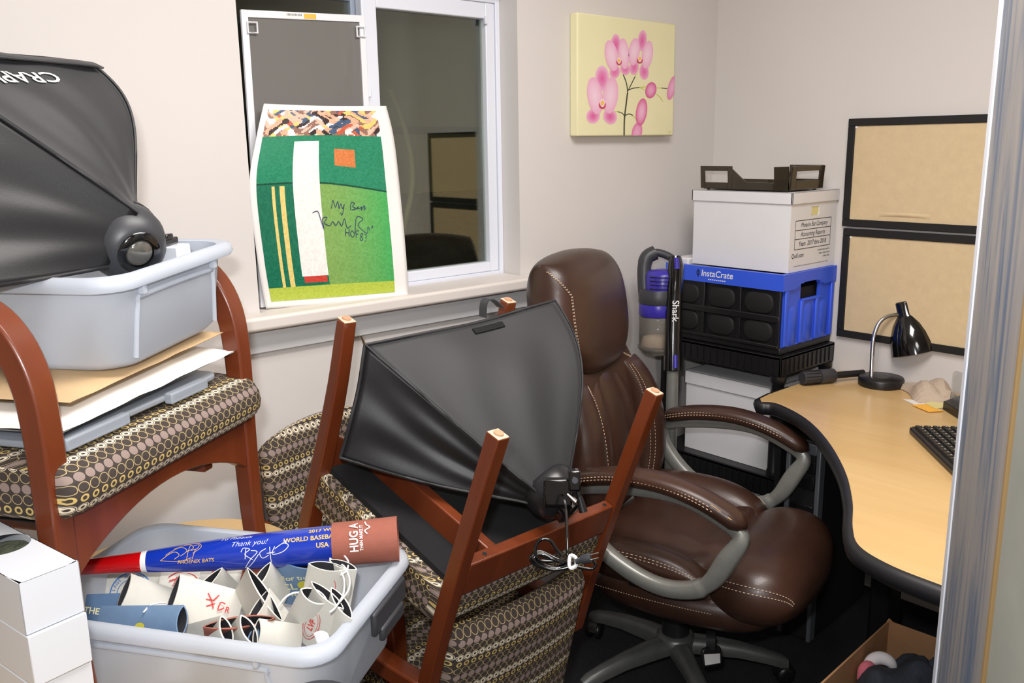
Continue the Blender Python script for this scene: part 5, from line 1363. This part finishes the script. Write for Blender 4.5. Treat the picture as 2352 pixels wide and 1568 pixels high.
t_, sl, _, inf = sleeve('pale blue foam sleeve lying along the front rim, mouth to the right', (228, 1426), .800, (418, 1426), .802, .046, .012, 'neoprene_blue')
def pr7(mb, M_): mb.add([M_ @ Vector((.002+.010*cos(2*pi*k/20), -.008+.006*sin(2*pi*k/20), 0)) for k in range(20)], [tuple(range(20))])
label_print(inf, .55, 0, .0114, pr7, 'ink_yellow', sl)
sleeve('white foam sleeve pointing left with its dark mouth open behind the pale blue one', (392, 1400), .785, (284, 1362), .80, .066, .014, roll=.3)
t_, sl, _, inf = sleeve('white foam sleeve with a red ant drawing and a wide mouth to the left', (548, 1412), .79, (396, 1372), .81, .074, .018, roll=.2)
def pr9(mb, M_):
    for p in ([(-.012, .012), (-.004, .004), (.004, -.008)], [(-.012, .002), (.002, .004)], [(-.008, -.008), (.004, .0)], [(.006, .014), (.0, .004)], [(.02, .004), (.012, .004), (.012, -.008), (.02, -.002)]): stroke(mb, p, .0020, M_)
    textmesh('R', .013, M_ @ Matrix.Translation((.026, -.004, 0)), mb, .01)
label_print(inf, .45, .006, .0171, pr9, 'ink_red', sl, -.2)
sleeve('white foam sleeve with a long dark slot mouth in the middle of the tub', (572, 1425), .775, (608, 1364), .822, .100, .0085, roll=-.5)
sleeve('white foam sleeve in the tub centre lying behind the long slot one', (520, 1395), .77, (468, 1345), .80, .078, .010)
sleeve('brown foam sleeve standing in front with a curved dark mouth', (552, 1480), .77, (550, 1428), .815, .100, .0095, 'neoprene_brown')
sleeve('white foam sleeve folded to a peak left of the FOR THE sleeve', (648, 1385), .775, (598, 1326), .81, .060, .010, roll=.4)
sleeve('white foam sleeve with a notched top right of the brown standing one', (650, 1465), .775, (592, 1395), .81, .070, .010, roll=.5)
sleeve('plain white foam sleeve rolled upright left of the red oval one', (672, 1462), .775, (722, 1368), .835, .046, .013)
t_, sl, _, inf = sleeve('white foam sleeve with a red oval LVF badge near the right rim', (700, 1474), .775, (752, 1366), .835, .066, .010, roll=-.35)
def pr14(mb, M_): ringmesh(mb, M_, 0, 0, .030, .014, .0012); ringmesh(mb, M_, 0, 0, .024, .0105, .0008); textmesh('LVF', .014, M_, mb, .03)
label_print(inf, .42, 0, .0095, pr14, 'ink_red', sl, 1.12)
t_, sl, _, inf = sleeve('white foam sleeve standing behind the red oval one, red ring on its side', (728, 1420), .78, (752, 1300), .84, .060, .014)
def pr15(mb, M_): ringmesh(mb, M_, .008, 0, .026, .012, .001)
label_print(inf, .5, .006, .0133, pr15, 'ink_red', sl, 1.2)
sleeve('white foam sleeve at the right rim under the white cord loops', (768, 1410), .78, (788, 1296), .835, .050, .012, roll=-.4)
sleeve('white foam sleeve with a dark slot against the right rim', (742, 1478), .775, (784, 1384), .825, .062, .011, roll=-.7)
sleeve('white foam sleeve lowest at the front rim, left of the front pair', (436, 1468), .785, (520, 1448), .808, .046, .010, roll=.2)
sleeve('white foam sleeve at the front rim, mouth open to the right of the lowest one', (512, 1476), .785, (572, 1447), .808, .050, .011, roll=.1)
sleeve('white foam sleeve at the front rim with a pale blue lining edge', (690, 1468), .79, (590, 1456), .802, .044, .009, roll=.1)
sleeve('pale blue foam sleeve wedged at the front rim under the white ones', (640, 1480), .782, (580, 1468), .792, .04, .009, 'neoprene_blue')
# sleeve pulled over the end of the bat
bsl = thing('bat_sleeve', 'brown foam drink sleeve with white lettering slipped over the bat end', 'drink sleeve', BH+axb*(LB-.05))
k0_, k1_ = fpx(766), LB+.012
rs = [(brad(k0_)+.0036, k0_), (.0362, (k0_+k1_)/2), (.0375, k1_), (.0340, k1_), (.0335, k1_-.02), (.0331, k0_+.002)]
so = obj('sleeve', MB().lathe(rs, 36, Mbat, cap=False), 'neoprene_brown', bsl, True, smooth=True)
def onsleeve(mb, s0, ang):
    mb.v = [BH+axb*(s0-p.y)+(nb*cos(ang+p.x/.038)+ub*sin(ang+p.x/.038))*.0381 for p in mb.v]; return mb
obj('lettering', onsleeve(textmesh('HUG A', .0195, I4, None, .02, 'LEFT', 0, .85), fpx(818), -.42), 'ink_white', so, True)
obj('lettering', onsleeve(textmesh('THEN MAKE IT', .0075, I4, None, .02, 'LEFT', 0, .9), fpx(834), -.38), 'ink_white', so, True)
b = MB(); stroke(b, [(.024, 0), (.03, .004), (.036, -.004), (.042, .002), (.05, .004)], .002, I4); obj('lettering', onsleeve(b, fpx(848), -.3), 'ink_white', so, True)
# white elastic cords looping out of the sleeves
cd = thing('elastic_cord', 'thin white elastic cord looping over the right rim sleeves', 'cord', ZP(775, 1380, .80))
for pts in (((758, 1282), (775, 1300), (790, 1330), (788, 1365), (770, 1395), (758, 1405)), ((762, 1285), (790, 1300), (803, 1330), (800, 1355), (782, 1380)), ((640, 1390), (655, 1372), (672, 1362), (690, 1360)), ((790, 1275), (800, 1290), (796, 1310), (782, 1320))):
    obj('loop', MB().tube(spline([ZP(x, y, .848) for x, y in pts], 6), .0016, 6), 'cord_white', cd, True, smooth=True)
obj('loop', MB().tube(spline([ZP(x, y, .822) for x, y in ((330, 1405), (345, 1390), (365, 1384), (382, 1384))], 6), .0016, 6), 'cord_white', cd, True, smooth=True)
b = MB()
for k in range(7): b.tube(spline([ZP(722+k*1.4, 1455+k*4, .812), ZP(738+k*1.2, 1450+k*4, .818), ZP(752+k, 1456+k*3, .812)], 4), .0016, 6)
obj('coil', b, 'cord_white', cd, True, smooth=True)

# ------------------------------------------------------------------ white cartons stacked at the left
R1 = DP(180, 1287, 1.10); zt3 = R1.z
N1, F1 = ZP(42, 1340, zt3), ZP(-8, 1172, zt3)
e1 = (N1-R1); w1 = e1.length; e1.normalize(); e2 = Vector((-e1.y, e1.x, 0)); e2 = e2 if e2.dot(F1-R1) > 0 else -e2; w2 = (F1-R1).dot(e2)
w2 = max(w2, .09)
nbx = 5; hb_ = (zt3-TZ)/nbx
names = ['topmost white carton with a round hole in its lid, left edge of the photo', 'second white carton from the top of the left stack', 'third white carton from the top of the left stack', 'fourth white carton from the top of the left stack', 'bottom white carton of the left stack on the table']
for k in range(nbx):
    zb = zt3-hb_*(k+1)+.0008; zt4 = zt3-hb_*k; sh_ = (0, .004, .0, .006, .002)[k]
    o = R1+e1*.0-e2*sh_
    Mx = frame(Vector((o.x, o.y, zb)), e1, y=e2); Mx = Mx if (Mx.to_3x3() @ Vector((0, 0, 1))).z > 0 else Mx @ Matrix.Diagonal((1, 1, -1, 1))
    h_ = zt4-zb-.0008
    ct = thing('white_carton', names[k], 'carton', Mx.translation, None, 'white cartons stacked at the left')
    if k: obj('body', MB().box((0, 0, 0), (w1, w2, h_), Mx), 'white_gloss_card', ct, True, bevel=.0012)
    else:
        b = MB(); b.box((.002, .002, 0), (w1-.002, w2-.002, h_*.2), Mx)
        for a in ((0, 0, .001, w2), (w1-.001, 0, w1, w2), (0, 0, w1, .001), (0, w2-.001, w1, w2)): b.box((a[0], a[1], 0), (a[2], a[3], h_), Mx)
        hc = ZP(20, 1244, zt3); loc_ = Mx.inverted() @ hc; rr_ = 60*(hc-CAM).dot(FW)/FPX
        n = 48; outer, inner = [], []
        rr_ = min(rr_, .46*w1, .46*w2); cx_, cy_ = min(max(loc_.x, rr_+.006), w1-rr_-.006), min(max(loc_.y, rr_+.004), w2-rr_-.004)
        for q in range(n):
            a = 2*pi*q/n; dx, dy = cos(a), sin(a)
            tt = min([(w1-cx_)/dx if dx > 1e-6 else 9, -cx_/dx if dx < -1e-6 else 9, (w2-cy_)/dy if dy > 1e-6 else 9, -cy_/dy if dy < -1e-6 else 9])
            outer.append(Mx @ Vector((cx_+dx*tt, cy_+dy*tt, h_))); inner.append(Mx @ Vector((cx_+dx*rr_, cy_+dy*rr_, h_)))
        b.loft([outer, inner], True, False, False)
        obj('body', b, 'white_gloss_card', ct, True)
        obj('contents', MB().lathe([(rr_*1.02, h_*.5), (rr_*1.02, h_*.86), (rr_*.8, h_*.88), (0, h_*.84)], 32, Mx @ Matrix.Translation((cx_, cy_, 0))), 'exterior_dark', ct, True, smooth=True)
# dark can just in front of the tub
wc = ZP(724, 1600, .80)
cn = thing('waste_can', 'dark grey round can top at the bottom edge, in front of the tub', 'can', (wc.x, wc.y, 0))
obj('can_body', MB().lathe([(.046, .001), (.05, .01), (.052, .770)], 32, Matrix.Translation((wc.x, wc.y, 0))), 'charcoal', cn, True, smooth=True)
obj('can_lid', MB().lathe([(.054, .768), (.055, .783), (.05, .792), (.03, .798), (0, .80)], 32, Matrix.Translation((wc.x, wc.y, 0))), 'charcoal', cn, True, smooth=True)
# paper on the carpet beside the table
pp_ = [ZP(x, y, .0) for x, y in ((790, 1535), (835, 1480), (850, 1500), (838, 1540))]
tag(obj('paper_sheet', MB().loft([[Vector((p.x, p.y, .0006)) for p in pp_], [Vector((p.x, p.y, .002)) for p in pp_]]), 'white_card', None, True), 'white paper sheet on the carpet below the tub', 'paper')

# ------------------------------------------------------------------ cardboard box of clothes at the lower right
bz = .285; K0, K1, K2 = ZP(2040, 1424, bz), ZP(1880, 1572, bz), ZP(2160, 1462, bz)
kx_ = (K1-K0); kx_.z = 0; kx_.normalize(); ky_ = Vector((-kx_.y, kx_.x, 0)); ky_ = ky_ if ky_.dot(K2-K0) > 0 else -ky_
Mb2 = frame(Vector((K0.x, K0.y, .001)), kx_, y=ky_); fl = (Mb2.to_3x3() @ Vector((0, 0, 1))).z < 0
if fl: Mb2 = Mb2 @ Matrix.Diagonal((1, 1, -1, 1))
LX, LY, th = .42, .36, .005
cbx = thing('cardboard_box', 'open brown cardboard box of clothes on the carpet under the desk', 'box', Mb2.translation)
b = MB(); b.box((0, 0, 0), (LX, LY, th), Mb2)
obj('base', b, 'cardboard', cbx, True)
for a in ((0, 0, th, LY), (LX-th, 0, LX, LY), (th, 0, LX-th, th), (th, LY-th, LX-th, LY)):
    obj('side', MB().box((a[0], a[1], th), (a[2], a[3], bz), Mb2), 'cardboard', cbx, True, bevel=.001)
obj('torn_corner', MB().loft([[Mb2 @ Vector(p) for p in ((0, 0, bz), (.012, 0, bz), (.012, .005, bz), (0, .012, bz))], [Mb2 @ Vector((.003, .003, bz+.008))]*4], True, True, False), 'cardboard', cbx, True)
def cloth(label, cx_, cy_, rx, ry, z0, H, seed, m):
    rn_ = random.Random(seed); ph = [rn_.uniform(0, 6.3) for _ in range(10)]
    def fn(u, v):
        a, b_ = 2*u-1, 2*v-1; e = max(0, 1-max(abs(a), abs(b_))**2.2)
        z = z0+H*e**.5*(.72+.16*sin(5*a+3*b_+ph[0])+.14*sin(9*b_-4*a+ph[1])+.10*abs(sin(8*a+6*b_+ph[2])))
        return Mb2 @ Vector((cx_+rx*a*(1-.25*b_*b_)+.008*sin(7*b_+ph[3]), cy_+ry*b_*(1-.25*a*a)+.008*sin(7*a+ph[4]), z))
    b_ = MB().grid(fn, 34, 34); return tag(obj('garment', b_, m, None, True, smooth=True, solid=.003), label, 'clothing', 'clothes in the cardboard box')
cloth('charcoal garment bunched along the front of the cardboard box', .18, .18, .17, .165, .17, .135, 11, 'cloth_dark')
cloth('charcoal garment heaped highest at the right of the cardboard box', .15, .22, .13, .11, .215, .10, 5, 'cloth_dark')
wt = [ZP(x, y, z) for x, y, z in ((1950, 1528, .225), (1962, 1504, .252), (1985, 1496, .262), (2008, 1506, .258), (2016, 1528, .23))]; wt = [p+ky_*.04 for p in wt]
sk = thing('sock', 'white and pink sock rolled at the far side of the cardboard box', 'sock', wt[0])
obj('sock_body', MB().tube(spline(wt, 6), [.007+.009*sin(pi*k/24) for k in range(25)], 14), 'cloth_white', sk, True, smooth=True)
wt2 = [ZP(x, y, z) for x, y, z in ((1938, 1545, .22), (1946, 1522, .246), (1960, 1514, .25), (1975, 1530, .225))]; wt2 = [p+ky_*.04 for p in wt2]
obj('sock_toe', MB().tube(spline(wt2, 6), [.007+.006*sin(pi*k/18) for k in range(19)], 12), 'cloth_pink', sk, True, smooth=True)
